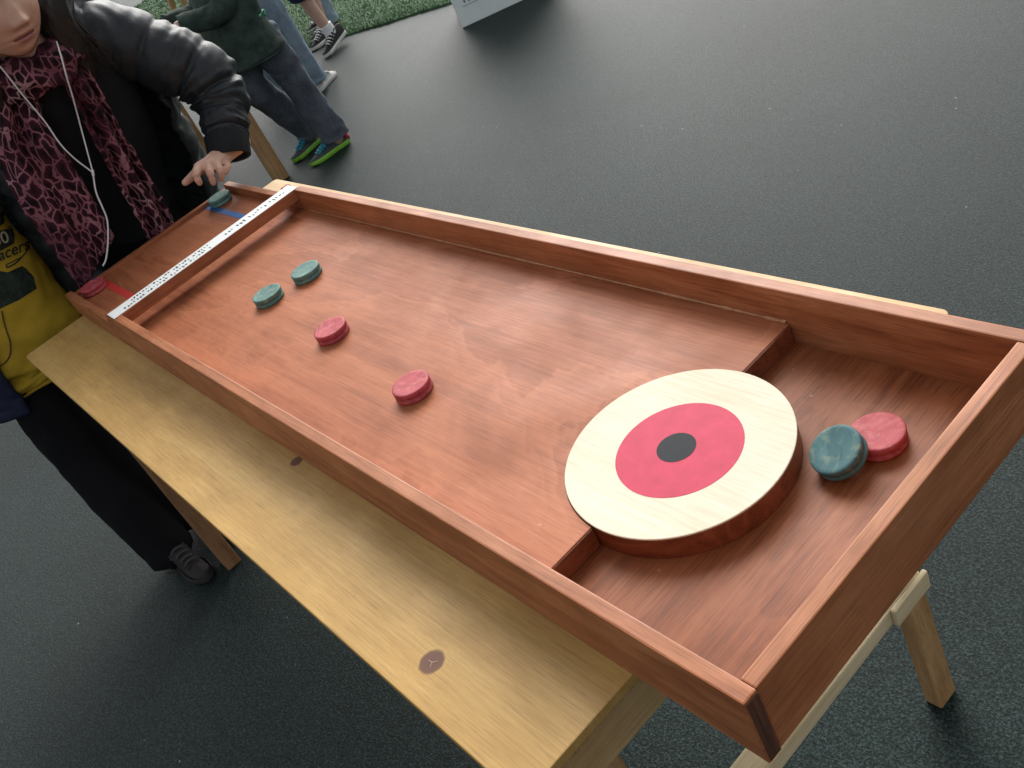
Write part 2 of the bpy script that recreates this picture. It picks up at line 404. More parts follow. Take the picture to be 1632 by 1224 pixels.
M_pink = plain('pink_mesh', (.70, .05, .10), .6, .25, 200); M_shoegrey = cloth('grey_shoe_suede', (.075, .082, .085), .8)
M_shoedark = cloth('dark_shoe', (.030, .027, .027), .7); M_shoewhite = cloth('white_canvas', (.55, .55, .52), .8)
M_lace = plain('dark_laces', (.055, .055, .058), .8, .2)
M_sign = plain('white_sign_board', (.78, .84, .81), .4, .04, 8); M_signink = plain('grey_sign_ink', (.22, .24, .25), .6)
M_cord = plain('brown_cord', (.06, .02, .015), .6)

# ------------------------------------------------------------------ setting
g = obj('ground', [(-400, -400, FLOOR), (400, -400, FLOOR), (400, 400, FLOOR), (-400, 400, FLOOR)], [(0, 1, 2, 3)], M_ground, smooth=False)
tag(g, kind='structure')

e0, e1 = P(265, 147, z=FLOOR), P(713, 8, z=FLOOR)
ed = (e1 - e0).normalized(); en = Vector((-ed.y, ed.x, 0))
if en.dot(Vector((-1, .6, 0))) < 0: en = -en
def turf():
    a = e0 - ed * 4; n = 120; V = []; F = []
    L = 9.0
    for i in range(n + 1):
        s = L * i / n; wob = .018 * noise.noise(Vector((s * 3, 0, 0))) + .008 * noise.noise(Vector((s * 17, 3, 0)))
        p = a + ed * s + en * wob
        for (d, z) in ((0, .001), (0.004, .012), (9, .012)): q = p + en * d; V.append((q.x, q.y, FLOOR + z))
    for i in range(n):
        for j in range(2): F.append((i * 3 + j, (i + 1) * 3 + j, (i + 1) * 3 + j + 1, i * 3 + j + 1))
    o = obj('turf_base', V, F, M_turf, smooth=False); tag(o, kind='structure')
    N = 90000; s = np.random.rand(N) * L; d = np.random.rand(N) ** 1.6 * 5.5
    wob = np.array([.018 * noise.noise(Vector((x * 3, 0, 0))) + .008 * noise.noise(Vector((x * 17, 3, 0))) for x in s])
    base = np.array(a)[None] + np.array(ed)[None] * s[:, None] + np.array(en)[None] * (d + wob)[:, None]; base[:, 2] = FLOOR + .011
    th = np.random.rand(N) * 2 * np.pi; w = (.0028 + .002 * np.random.rand(N)) * (1 + d * .25); h = .011 + .012 * np.random.rand(N)
    side = np.c_[np.cos(th), np.sin(th), np.zeros(N)] * w[:, None]
    lean = np.c_[np.random.randn(N), np.random.randn(N), np.zeros(N)] * .012
    tip = base + lean; tip[:, 2] += h
    V = np.concatenate([base - side, base + side, tip]); F = np.c_[np.arange(N), np.arange(N) + N, np.arange(N) + 2 * N]
    o = obj('artificial_grass', V.tolist(), F.tolist(), M_blade, smooth=False); tag(o, 'short green artificial grass carpet along the dark paving', 'grass', kind='stuff')
turf()

# ------------------------------------------------------------------ trestle table
TB = thing('trestle_table', (-1.1, .22, FLOOR), 'pale plywood trestle table carrying the long red-brown game tray', 'table')
TBL = Vector(TB.location)
def under(o, root=TB):
    o.location = -Vector(root.location); o.parent = root; return o
TX0, TX1, TY0, TY1 = -2.06, -.169, -.161, .605
def rounded(x0, x1, y0, y1, r, k=5):
    out = []
    for cx, cy, a0 in ((x1 - r, y1 - r, 0), (x0 + r, y1 - r, 90), (x0 + r, y0 + r, 180), (x1 - r, y0 + r, 270)):
        for i in range(k + 1):
            a = math.radians(a0 + 90 * i / k); out.append((cx + r * math.cos(a), cy + r * math.sin(a)))
    return out
under(slab('table_top', rounded(TX0, TX1, TY0, TY1, .012), -.0135, 0, M_table, bev=.0015))
def crack():
    V = []; F = []; c = Vector((-.3800, -.1142, .0004))
    for e in ((-.3868, -.1150), (-.3748, -.1092), (-.3770, -.1200)):
        e = Vector((*e, .0004)); d = (e - c).normalized(); n_ = Vector((-d.y, d.x, 0)); k = len(V)
        V += [c + n_ * .0004, c - n_ * .0004, e - n_ * .00015, e + n_ * .00015]; F.append((k, k + 1, k + 2, k + 3))
    return obj('knot_crack', V, F, plain('pale_crack', (.62, .45, .36), .7), smooth=False)
under(crack())
under(slab('edge_ply', rounded(TX0 + .0012, TX1 - .0012, TY0 + .0012, TY1 - .0012, .012), -.018, -.0136, M_ply_edge, bev=.0005))
under(box('apron', (TX1 - .028, TY0 + .004, -.075), (TX1 - .003, TY1 - .004, -.0181), M_apron, bev=.002))
under(box('apron', (TX0 + .05, TY0 + .05, -.085), (TX0 + .072, TY1 - .05, -.0181), M_apron, bev=.002))
under(box('apron', (TX0 + .073, TY0 + .095, -.08), (TX1 - .03, TY0 + .115, -.0181), M_apron, bev=.002))
def limb(name, a, b, w, d, mat, yaw=0):
    """square timber from a (top) to b (foot)"""
    a, b = Vector(a), Vector(b); t = (a - b).normalized(); x = Vector((math.cos(yaw), math.sin(yaw), 0)); x = (x - t * x.dot(t)).normalized(); y = t.cross(x)
    bm = bmesh.new(); vs = []
    for p in (b, a):
        for sx, sy in ((-1, -1), (1, -1), (1, 1), (-1, 1)):
            q = x * (sx * w / 2) + y * (sy * d / 2); q = q - t * (q.z / t.z)
            vs.append(bm.verts.new(p + q))
    for f in ((3, 2, 1, 0), (4, 5, 6, 7), (0, 1, 5, 4), (1, 2, 6, 5), (2, 3, 7, 6), (3, 0, 4, 7)): bm.faces.new([vs[i] for i in f])
    bevel_bm(bm, .0025, 1)
    me = bpy.data.meshes.new(name); bm.to_mesh(me); bm.free()
    return link(name, me, mat, smooth=False)
under(limb('leg', (-.262, .485, -.0182), (-.226, .487, FLOOR), .030, .044, M_leg))
under(limb('leg', (-.262, -.05, -.0182), (-.226, -.06, FLOOR), .030, .044, M_leg))
under(limb('leg', (-1.955, -.100, -.0182), (-1.905, -.112, FLOOR), .06, .042, M_legred))
under(limb('leg', (-1.955, .52, -.0182), (-1.905, .53, FLOOR), .06, .042, M_legred))
under(box('rail', (-.2285, -.30, -.385), (-.187, .463, -.355), M_rail, bev=.004))
under(box('brace_block', (-.1865, .385, -.386), (-.178, .467, -.352), M_rail, bev=.003))

# ------------------------------------------------------------------ shuffleboard tray
TR = thing('shuffleboard_tray', (-1.0, .25, 0.0), 'long red-brown stained wooden shuffleboard tray with round target at its near end', 'game board')
def tr(o): return under(o, TR)
H, T, ZF, ZP, WD, LX = .0916, .018, .040, .010, .5, -2.088
BX0, BX1, BZ = -1.690, -1.640, .0655
LOW = .060
def wall_profile():
    p = [(-.0, .0), (-.0, H), (BX1 + .0005, H), (BX1 + .0005, BZ), (BX0 - .0005, BZ), (BX0 - .0005, H - .002), (BX0 - .014, H - .002)]
    for i in range(1, 9):
        t = i / 8; p.append((BX0 - .014 - .045 * t, H - .002 - (H - .002 - LOW) * (3 * t * t - 2 * t ** 3)))
    p += [(LX, LOW - .002), (LX, 0)]
    return p
wp = wall_profile()
wn = tr(prism('long_wall', wp, 0, T, M_wall)); wf = tr(prism('long_wall', wp, WD - T, WD, M_wall))
tr(box('end_wall', (-.0185, T + .0003, 0.0), (-.0012, WD - T - .0003, H - .0008), M_end, bev=.0018))
tr(box('end_grain', (-.0002, .0022, .003), (.0011, T - .0014, H - .003), M_endgrain, bev=.0003, seg=1))
tr(box('end_grain', (-.0002, WD - T + .0014, .003), (.0011, WD - .0022, H - .003), M_endgrain, bev=.0003, seg=1))
# upper floor with the round bite for the target
DC, DR = (-.2995, .2430), .1383
SX = -.311
fl = [(LX + .004, T + .0004)]
hh = SX - DC[0]; ay = math.sqrt((DR + .0006) ** 2 - hh ** 2)
fl += [(SX, T + .0004), (SX, DC[1] - ay)]
a0 = math.atan2(-ay, hh); a1 = math.atan2(ay, hh)
if a1 < 0: a1 += 2 * math.pi
a0 += 2 * math.pi if a0 < 0 else 0
for i in range(1, 40):
    a = a0 + (a1 - a0) * i / 40; fl.append((DC[0] + (DR + .0006) * math.cos(a), DC[1] + (DR + .0006) * math.sin(a)))
fl += [(SX, DC[1] + ay), (SX, WD - T - .0004), (LX + .004, WD - T - .0004)]
tr(slab('playing_floor', fl, .0102, ZF, M_floor, bev=.0012))
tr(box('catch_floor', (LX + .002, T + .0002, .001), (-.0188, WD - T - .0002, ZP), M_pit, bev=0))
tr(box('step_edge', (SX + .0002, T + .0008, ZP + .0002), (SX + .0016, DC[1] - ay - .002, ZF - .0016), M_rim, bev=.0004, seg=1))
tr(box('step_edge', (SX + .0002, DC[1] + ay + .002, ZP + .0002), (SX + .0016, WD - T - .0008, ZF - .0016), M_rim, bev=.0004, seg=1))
tr(box('end_lip', (LX + .0005, T + .0006, ZF - .02), (LX + .0175, WD - T - .0006, ZF + .0095), M_bar, bev=.002))
def bead():
    V = []; F = []; n = 260
    for i in range(n + 1):
        x = -1.62 + (SX - .004 + 1.62) * i / n
        a = .0016 + .0030 * max(0, noise.noise(Vector((x * 9, 0, 2)))) + .0012 * max(0, noise.noise(Vector((x * 60, 1, 2)))) + (.004 if x > SX - .12 else 0) * abs(noise.noise(Vector((x * 40, 4, 2))))
        V += [(x, WD - T + .0001, ZF + .0001), (x, WD - T - a, ZF + .0004), (x, WD - T - a * .4, ZF + .0008 + a * .35), (x, WD - T + .0001, ZF + .001 + a * .8)]
    for i in range(n):
        for j in range(3): F.append((i * 4 + j, (i + 1) * 4 + j, (i + 1) * 4 + j + 1, i * 4 + j + 1))
    return obj('glue_bead', V, F, plain('amber_glue', (.42, .19, .085), .3, .3, 90))
tr(bead())
# target
def disc(name, c, r, z0, z1, mat, n=96, bev=.002):
    return slab(name, [(c[0] + r * math.cos(2 * math.pi * i / n), c[1] + r * math.sin(2 * math.pi * i / n)) for i in range(n)], z0, z1, mat, bev=bev)
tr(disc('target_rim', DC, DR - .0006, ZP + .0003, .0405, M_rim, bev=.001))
tgt = tr(disc('target_disc', DC, DR, .0406, .0432, M_disc, bev=.0012))
def sub(o, par): o.parent = par; return o
sub(disc('red_ring', (-.2955, .2430), .0770, .04325, .0435, M_red, bev=0), tgt)
sub(disc('bullseye', (-.2992, .2432), .0238, .04355, .0438, M_black, bev=0), tgt)
# crossbar with tape
bar = tr(box('crossbar', (BX0, .001, BZ + .0004), (BX1, .4935, H - .0006), M_bar, bev=.0015))
tape = sub(box('tape', (BX0 + .0012, .0015, H - .0004), (BX1 - .0012, .4925, H + .0004), M_tape, bev=0), bar)
def lettering():
    """tiny unreadable print on the tape: two rows on the near half, one row on the far half"""
    rng = random.Random(5); V = []; F = []
    def dash(x0, x1, y0, y1):
        k = len(V); z = H + .0007
        V.extend([(x0, y0, z), (x1, y0, z), (x1, y1, z), (x0, y1, z)]); F.append((k, k + 1, k + 2, k + 3))
    def glyph(xc, y, h, w):
        t = w * .42
        for _ in range(rng.randrange(1, 3)):
            x = xc + rng.uniform(-.30, .30) * h; dash(x - h * .22, x + h * .22, y + rng.uniform(0, .3) * w, y + rng.uniform(.5, .95) * w)
    def row(xc, y0, y1, h, w):
        y = y0
        while y < y1:
            for _ in range(rng.randrange(3, 8)):
                if y > y1: break
                glyph(xc, y, h, w); y += w * 1.32
            y += w * .9
    row(BX0 + .016, .055, .255, .0135, .0058); row(BX1 - .015, .032, .255, .0135, .0058)
    row((BX0 + BX1) / 2, .300, .462, .0170, .0068)
    return obj('lettering', V, F, M_ink, smooth=False)
lt = lettering(); sub(lt, bar); tag(lt, kind='stuff')
tr(box('blue_stripe', (-2.068, .401, ZF), (-1.72, .4185, ZF + .0006), M_bluet, bev=0))
tr(box('red_stripe', (-2.068, .0785, ZF), (-1.72, .0960, ZF + .0006), M_redt, bev=0))

# ------------------------------------------------------------------ pucks
PR, PH = .0303, .0185
def puck_mesh():
    prof = [(0, 0), (PR - .003, 0), (PR - .001, .0007), (PR, .0025), (PR, .0064), (PR - .0026, .0072), (PR - .0026, .0092), (PR - .0002, .0104), (PR, PH - .0018), (PR - .0005, PH - .0006), (PR - .0016, PH), (PR - .005, PH - .0002), (PR * .5, PH - .0009), (0, PH - .0011)]
    n = 56; V = []; F = []
    for r, z in prof:
        for j in range(n): V.append((r * math.cos(2 * math.pi * j / n), r * math.sin(2 * math.pi * j / n), z))
    for i in range(len(prof) - 1):
        for j in range(n): F.append((i * n + j, i * n + (j + 1) % n, (i + 1) * n + (j + 1) % n, (i + 1) * n + j))
    bm = bmesh.new(); me = raw(V, F, 'puck'); bm.from_mesh(me); bmesh.ops.remove_doubles(bm, verts=bm.verts, dist=1e-5); bmesh.ops.recalc_face_normals(bm, faces=bm.faces); bm.to_mesh(me); bm.free()
    return me
PM = {}
def puck(x, y, z, mat, label, rz):
    if mat.name not in PM: PM[mat.name] = puck_mesh(); PM[mat.name].materials.append(mat)
    o = link('puck', PM[mat.name]); o.location = (x, y, z); o.rotation_euler = (0, 0, rz)
    return tag(o, label, 'puck', 'wooden pucks on the shuffleboard tray')
puck(-2.030, .4385, ZF + .0007, M_pg, 'green wooden puck at the start of the blue stripe under the reaching hand', .3)
puck(-2.030, .0575, ZF + .0007, M_pr, 'red wooden puck at the start of the red stripe in the tray corner', 1.3)
puck(-1.331, .306, ZF, M_pg, 'green wooden puck in mid-tray, the one nearer the far wall', 2.1)
puck(-1.352, .2215, ZF, M_pg, 'green wooden puck in mid-tray, the paler one nearer the red pucks', 4.0)
puck(-1.0665, .204, ZF, M_pr, 'red wooden puck alone on the playing floor, nearer the two green pucks', .9)
puck(-.760, .168, ZF, M_pr, 'red wooden puck alone on the playing floor, nearer the round target', 5.2)
rp = Vector((-.1187, .3672, ZP)); puck(*rp, M_pr, 'red wooden puck lying flat in the pit under a tilted puck', 2.7)
gp = puck(-.1345, .3245, ZP, M_pb, 'blue-green wooden puck in the pit, tilted up against a red puck', .4)
dirv = Vector((rp.x + .1345, rp.y - .3245, 0)).normalized(); tilt = math.radians(22.5)
axis = Vector((0, 0, 1)).cross(dirv); rotm = Matrix.Rotation(-tilt, 4, axis) @ Matrix.Rotation(.4, 4, 'Z')
gp.rotation_euler = rotm.to_euler(); gp.location = Vector((-.1345, .3245, ZP + PR * math.sin(tilt) + .0003))

# ------------------------------------------------------------------ background: table and sign
BT = thing('wooden_table', (-4.6, .9, FLOOR), 'wooden table in the background beside the person in dark jeans', 'table')
def bt(o): return under(o, BT)
bt(box('table_top', (-5.2, .30, -.03), (-4.16, 1.43, 0), M_apron, bev=.004))
bt(limb('leg', (-4.24, 1.375, -.03), (-4.225, 1.385, FLOOR), .06, .07, M_leg)); bt(limb('leg', (-5.1, 1.375, -.03), (-5.1, 1.385, FLOOR), .06, .07, M_leg))
bt(limb('leg', (-4.24, .38, -.03), (-4.225, .38, FLOOR), .06, .07, M_leg)); bt(limb('leg', (-5.1, .38, -.03), (-5.1, .38, FLOOR), .06, .07, M_leg))

sg0 = P(737, 45, z=FLOOR); sgd = (P(830, 2, z=FLOOR) - sg0).normalized(); sgn = Vector((sgd.y, -sgd.x, 0))
SG = thing('sandwich_board', sg0, 'white sandwich board sign standing on the dark paving beside the grass', 'sign')
def panel(name, foot, lean, mat, w=.62, h=.95, th=.02, u0=0, v0=0, parent=SG, off=0):
    up = (Vector((0, 0, 1)) + lean).normalized(); nn = sgd.cross(up).normalized(); nn = nn if nn.dot(sgn) > 0 else -nn
    a = foot + sgd * u0 + up * v0 + nn * off; V = []
    for k in (0, -th):
        for (s, t) in ((0, 0), (w, 0), (w, h), (0, h)): V.append(a + sgd * s + up * t + nn * k)
    bm = bmesh.new(); vs = [bm.verts.new(v) for v in V]
    for f in ((0, 1, 2, 3), (7, 6, 5, 4), (0, 4, 5, 1), (1, 5, 6, 2), (2, 6, 7, 3), (3, 7, 4, 0)): bm.faces.new([vs[i] for i in f])
    bmesh.ops.recalc_face_normals(bm, faces=bm.faces)
    if th > .01: bevel_bm(bm, .004, 2)
    me = bpy.data.meshes.new(name); bm.to_mesh(me); bm.free()
    o = link(name, me, mat, smooth=False); return under(o, SG)
ln = -sgn * .10
panel('board', sg0, ln, M_sign); panel('board', sg0 - sgn * .36, sgn * .24, M_sign)
panel('frame_line', sg0, ln, M_signink, w=.52, h=.003, th=.0005, u0=.05, v0=.105, off=.001)
for i in range(7): panel('lettering', sg0, ln, M_signink, w=.012 + .006 * (i % 3), h=.016, th=.0005, u0=.065 + .026 * i, v0=.122, off=.001)

bf = P(288, 44, z=FLOOR + .012); bfv = Vector((bf.x, bf.y, FLOOR))
BN = thing('wooden_stool', bfv, 'wooden stool leg standing on the artificial grass behind the sleeve of the puffer jacket', 'stool')
def bn(o): return under(o, BN)
bt_ = P(272, 2, x=bf.x + .02); hd2 = (bt_ - bf).normalized(); tp2 = bf + hd2 * (.44 / hd2.z)
bn(limb('leg', tp2, bf, .05, .05, M_leg))
for dx, dy in ((.34, .0), (.34, .34), (.0, .34)):
    o_ = Vector((dx, dy, 0)); bn(limb('leg', tp2 + o_ * .85, bf + o_, .05, .05, M_leg))
bn(box('seat', (tp2.x - .05, tp2.y - .05, tp2.z), (tp2.x + .34, tp2.y + .34, tp2.z + .03), M_apron, bev=.004))

# ------------------------------------------------------------------ people
def ring_noise(seed, amp, fs, ft): return lambda t, a, p: amp * noise.noise(Vector((math.cos(a) * fs + seed, math.sin(a) * fs, t * ft)))

def shoe(foot, dirv, L, mats, parent, lift=0.0, toe_up=0.0, laces=True, heel=None):
    """foot = heel point on the ground, dirv = direction of the toe; mats = (upper, sole, laces)"""
    d = Vector(dirv).normalized(); s = Vector((-d.y, d.x, 0))
    def at(x, y, z):
        zz = z + lift * max(0, 1 - x / L) ** 1.0
        return foot + d * x + s * y + Vector((0, 0, zz))
    def outline(k): # half width along the length
        return [(0.0, .20), (.04, .27), (.15, .31), (.35, .29), (.55, .33), (.72, .37), (.86, .34), (.95, .24), (1.0, .08)]
    prof = outline(0); V = []; F = []
    xs = np.linspace(0, 1, 22); hw = np.interp(xs, [p[0] for p in prof], [p[1] for p in prof]) * L * .42 * .9
    top = np.interp(xs, [0, .08, .28, .42, .6, .8, .95, 1], [.30, .34, .36, .33, .23, .17, .12, .07]) * L
    n = 18
    for i, x in enumerate(xs):
        for j in range(n):
            a = math.pi * j / (n - 1); y = hw[i] * math.cos(a) * (1 if j not in (0, n - 1) else 1.0); z = .035 * L + (top[i] - .035 * L) * (math.sin(a) ** .75)
            V.append(at(x * L, y * (1 - .32 * math.sin(a)), z))
    for i in range(len(xs) - 1):
        for j in range(n - 1): F.append((i * n + j, (i + 1) * n + j, (i + 1) * n + j + 1, i * n + j + 1))
    up = obj('shoe', V, F, mats[0]); under_p(up, parent)
    V = []; F = []; m = len(xs)
    for zz, k in ((0.0, .98), (.012 * L, 1.06), (.085 * L, 1.08), (.10 * L, .98)):
        for i in range(m): V.append(at(xs[i] * L, hw[i] * k + .001, zz + (.02 * L if xs[i] > .9 and zz < .05 * L else 0)))
        for i in reversed(range(m)): V.append(at(xs[i] * L, -hw[i] * k - .001, zz + (.02 * L if xs[i] > .9 and zz < .05 * L else 0)))
    r = 2 * m
    for q in range(3):
        for i in range(r): F.append((q * r + i, q * r + (i + 1) % r, (q + 1) * r + (i + 1) % r, (q + 1) * r + i))
    F.append(tuple(range(r))[::-1])
    so = obj('sole', V, F, mats[1]); so.parent = up
    if laces:
        V = []; F = []
        for i in range(5):
            x = (.40 + .075 * i); h = np.interp(x, xs, top)
            y0 = .12 * L - .008 * L * i
            pts = [at(x * L - .01 * L, -y0, h * .80), at(x * L, -y0 * .4, h + .012 * L), at(x * L + .004, y0 * .4, h + .012 * L), at(x * L - .01 * L, y0, h * .80)]
            v, f = loft(pts, [(.026 if mats[2] is M_teal else .017) * L] * 4, 10, 8); k = len(V); V += [tuple(a) for a in v]; F += [tuple(a + k for a in g_) for g_ in f]
        lo = obj('laces', V, F, mats[2]); lo.parent = up
        tx = np.linspace(.30, .76, 8); V = []; F = []
        for x in tx:
            h = np.interp(x, xs, top) + .006 * L
            for q in (-1, -.5, 0, .5, 1): V.append(at(x * L, q * .115 * L, h - abs(q) * .012 * L))
        for i in range(7):
            for j in range(4): F.append((i * 5 + j, i * 5 + j + 1, (i + 1) * 5 + j + 1, (i + 1) * 5 + j))
        to = obj('tongue', V, F, mats[2] if mats[2] is M_teal else mats[0]); to.parent = up
    if heel:
        v, f = loft([at(.02 * L, -.10 * L, .12 * L), at(-.012 * L, 0, .2 * L), at(.02 * L, .10 * L, .12 * L)], [(.05 * L, .09 * L)] * 3, 12, 10)
        he = obj('heel_patch', v, f, heel); he.parent = up
    return up

def under_p(o, root): o.location = -Vector(root.location); o.parent = root; return o

def head_mesh(c, fwd, k=1.0, res=120):
    """head with modelled face; c = centre at eye height, fwd = unit gaze"""
    f = Vector(fwd).normalized(); s = Vector((0, 0, 1)).cross(f).normalized(); u = f.cross(s)
    n = res; V = []; F = []; lip = []
    G = lambda x, m_, sg: math.exp(-((x - m_) / sg) ** 2 / 2)
    for i in range(n + 1):
        for j in range(2 * n):
            th = math.pi * i / n; ph = math.pi * j / n
            # finer rows towards the front
            X = math.sin(th) * math.sin(ph); Yf = math.sin(th) * math.cos(ph); Z = math.cos(th)
            y = X * .085; w = Yf * (.093 if Yf < 0 else .088); v = Z * .116 + .002
            if v < 0:   # jaw
                q = min(1, -v / .115); y *= 1 - .17 * q ** 2.2; w = w * (1 - .05 * q) + (.006 * q if Yf > 0 else .03 * q)
            if Yf > 0:
                fr = min(1, Yf * 2.0); ay_ = abs(y)
                dw = 0
                tipk = max(0, min(1, (0.012 - v) / .05))
                if v > -.056: dw += (.004 + .015 * tipk) * G(y, 0, .0075 + .003 * tipk) * (1 if v > -.044 else G(v, -.044, .0055))
                dw += .005 * G(y, 0, .011) * G(v, -.041, .007)
                dw += .0062 * G(ay_, .0135, .0048) * G(v, -.0455, .0055)
                dw -= .0035 * G(ay_, .0075, .003) * G(v, -.0505, .0022)
                dw -= .009 * G(ay_, .031, .014) * G(v, .001, .010)
                dw += .004 * G(ay_, .040, .016) * G(v, -.035, .016)          # cheeks
                dw += .005 * G(v, .022, .008) * G(ay_, .028, .022)           # brow
                dw += .0050 * G(y, 0, .017) * G(v, -.0655, .0040)            # upper lip
                dw += .0065 * G(y, 0, .014) * G(v, -.0785, .0050)            # lower lip
                dw -= .0045 * G(y, 0, .020) * G(v, -.0715 + .00 * ay_, .0016)
                dw -= .0028 * G(y, 0, .014) * G(v, -.0895, .0045)
                dw += .006 * G(y, 0, .018) * G(v, -.107, .010)               # chin
                w += dw * fr
            mouth = 0
            if Yf > .3:
                hw = .0245; tt = max(0, 1 - (y / hw) ** 2)
                topv = -.0715 + .0085 * tt ** .8 - .002 * G(y, 0, .004); botv = -.0715 - .0115 * tt ** .8
                if botv < v < topv and abs(y) < hw: mouth = .85
                if abs(v + .0715) < .0019 and abs(y) < hw: mouth = 1.0
            lip.append(mouth)
            V.append(c + (s * y + f * w + u * v) * k)
    for i in range(n):
        for j in range(2 * n):
            F.append((i * 2 * n + j, (i + 1) * 2 * n + j, (i + 1) * 2 * n + (j + 1) % (2 * n), i * 2 * n + (j + 1) % (2 * n)))
    return V, F, lip, (f, s, u)

# ---- the player leaning over the far end of the tray
A = thing('person', (-2.33, .27, FLOOR), "person in black puffer jacket and pink leopard scarf reaching over the tray's far end", 'person')
def pa(o): return under_p(o, A)
gaze = Vector((1, .10, -.15)).normalized()
mouth = P(42, 57, x=-1.98)
gs = Vector((0, 0, 1)).cross(gaze).normalized(); gu = gaze.cross(gs)
HK = 1.10
HC = mouth - gaze * .076 * HK + gu * .0715 * HK
hv, hf, lip, _ = head_mesh(HC, gaze, HK)
me = raw(hv, hf, 'body')
neck0 = HC - gaze * .03 - gu * .08; neck1 = Vector((-2.21, .325, .42))
nv, nf = capsule([neck0, neck1], [.050, .058]);
base = len(me.vertices)
# torso, hips and legs of the body, joined to the head as one mesh
sh_l = P(172, 55, x=-2.23); sh_r = Vector((-2.25, .13, .455)); chest = Vector((-2.25, .31, .36)); pelvis = Vector((-2.40, .27, .02))
el_l = P(345, 128, x=-2.13); wr_l = P(366, 232, x=-2.035)
el_r = Vector((-2.47, .045, .20)); wr_r = Vector((-2.50, .07, .0))
parts = [(nv, nf), capsule([chest + Vector((0, 0, .06)), (chest + pelvis) / 2, pelvis], [(.11, .09), (.12, .09), (.12, .10)]),
         capsule([sh_r, chest + Vector((0, 0, .07)), sh_l], [.05, .07, .05]), capsule([sh_l, el_l, wr_l], [.045, .037, .026]), capsule([sh_r, el_r, wr_r], [.045, .037, .026])]
for sy in (.08, -.08):
    parts.append(capsule([pelvis + Vector((0, sy, -.02)), Vector((-2.38, .27 + sy, -.34)), Vector((-2.40, .27 + sy, -.64))], [.07, .05, .038]))
bm_me = fuse(parts, .010, 4)
bm = bmesh.new(); bm.from_mesh(me); la = bm.verts.layers.float_color.new('lip') if False else None
bm.from_mesh(bm_me); bm.to_mesh(me); bm.free()
at = me.attributes.new('lip', 'FLOAT', 'POINT'); vals = np.zeros(len(me.vertices)); vals[:len(lip)] = lip; at.data.foreach_set('value', vals)
body = pa(link('body', me, M_skin))
# eyes
for sy in (-1, 1):
    ec = HC + (gs * (.031 * sy) + gaze * .0745 + gu * .002) * HK
    v, f = ball(ec, .0115 * HK, 12); eo = obj('eye', v, f, M_white); pa(eo)
    v, f = ball(ec + gaze * .0075, .0058, 10); io = obj('iris', v, f, M_hair); io.parent = eo
    v, f = loft([HC + (gs * (sy * .017) + gaze * .0880 + gu * .008) * HK, HC + (gs * (sy * .032) + gaze * .0855 + gu * .0125) * HK, HC + (gs * (sy * .047) + gaze * .073 + gu * .007) * HK], [.0016] * 3, 12, 8); pa(obj('eyelash', v, f, M_hair))
    v, f = loft([HC + (gs * (sy * .014) + gaze * .093 + gu * .024) * HK, HC + (gs * (sy * .032) + gaze * .090 + gu * .029) * HK, HC + (gs * (sy * .050) + gaze * .074 + gu * .024) * HK], [(.003, .0015)] * 3, 12, 8); pa(obj('eyebrow', v, f, M_hair))
# hair: cap behind the face and long locks over the shoulder
def lock(a, b, c, d, r0, r1, seed):
    return loft([a, b, c, d], [r0 * .7, r0, r0 * .9, r1], 40, 20, (1, .1, 0), ring_noise(seed, r0 * .35, 3.0, 2.0))
hp = []
capv, capf = ball(HC - gaze * .020 * HK + gu * .018 * HK, (.098, .092, .112), 20)
capv = [v for v in capv]
keepv = []
for v in capv:
    q = Vector(v) - HC; ff, uu = q.dot(gaze), q.dot(gu)
    lim = .048 + .05 * max(0, (uu - .03) / .08)
    if ff > lim: v = tuple(Vector(v) - gaze * (ff - lim))
    keepv.append(v)
hp.append((keepv, capf))
for k, (sl, r0) in enumerate(((.078, .030), (.088, .034), (.070, .036))):
    b0 = HC + gs * sl + gu * (.05 - .02 * k) - gaze * (.0 + .035 * k)
    hp.append(lock(b0, HC + gs * (sl + .012) - gu * .06 - gaze * (.015 + .03 * k), HC + gs * (sl + .03) - gu * .15 - gaze * (.03 + .03 * k), HC + gs * (sl + .045 + .01 * k) - gu * (.22) - gaze * (.05 + .02 * k), r0, .012, k * 3.1))
    b0 = HC - gs * sl + gu * (.05 - .02 * k) - gaze * (.0 + .035 * k)
    hp.append(lock(b0, HC - gs * (sl + .012) - gu * .06 - gaze * (.015 + .03 * k), HC - gs * (sl + .02) - gu * .15 - gaze * (.03 + .03 * k), HC - gs * (sl + .03) - gu * .21 - gaze * (.04 + .02 * k), r0, .012, k * 3.1 + 20))
hp.append(loft([P(74, -40, x=-2.07), P(86, 5, x=-2.06), P(100, 42, x=-2.07), P(126, 82, x=-2.10), P(152, 125, x=-2.14)], [.03, (.030, .024), (.034, .024), (.032, .02), .010], 50, 24, (1, .1, 0), ring_noise(31, .010, 3, 2)))
hm = fuse(hp, .006, 4, lambda p, n: .0035 * noise.noise(Vector((p[0] * 90, p[1] * 90, p[2] * 9))))
pa(link('hair', hm, M_hair))
def strands():
    rng = random.Random(3); V = []; F = []
    for i in range(70):
        sl = .070 + .035 * rng.random(); g0 = -.045 * rng.random() + .012
        a = HC + gs * sl + gu * (.06 - .04 * rng.random()) + gaze * g0
        dx = .05 * rng.random()
        pts = [a, HC + gs * (sl + .018 + dx * .2) - gu * .06 + gaze * (g0 + .004), HC + gs * (sl + .035 + dx * .5) - gu * .15 + gaze * (g0 - .0), HC + gs * (sl + .045 + dx) - gu * (.20 + .08 * rng.random()) + gaze * (g0 - .01)]
        v, f = loft(pts, [.0016, .0018, .0014, .0004], 14, 5, (1, .1, 0)); k = len(V); V += v; F += [tuple(q + k for q in z) for z in f]
    o = obj('hair_strands', V, F, M_hair); tag(o, kind='stuff'); return o
pa(strands())
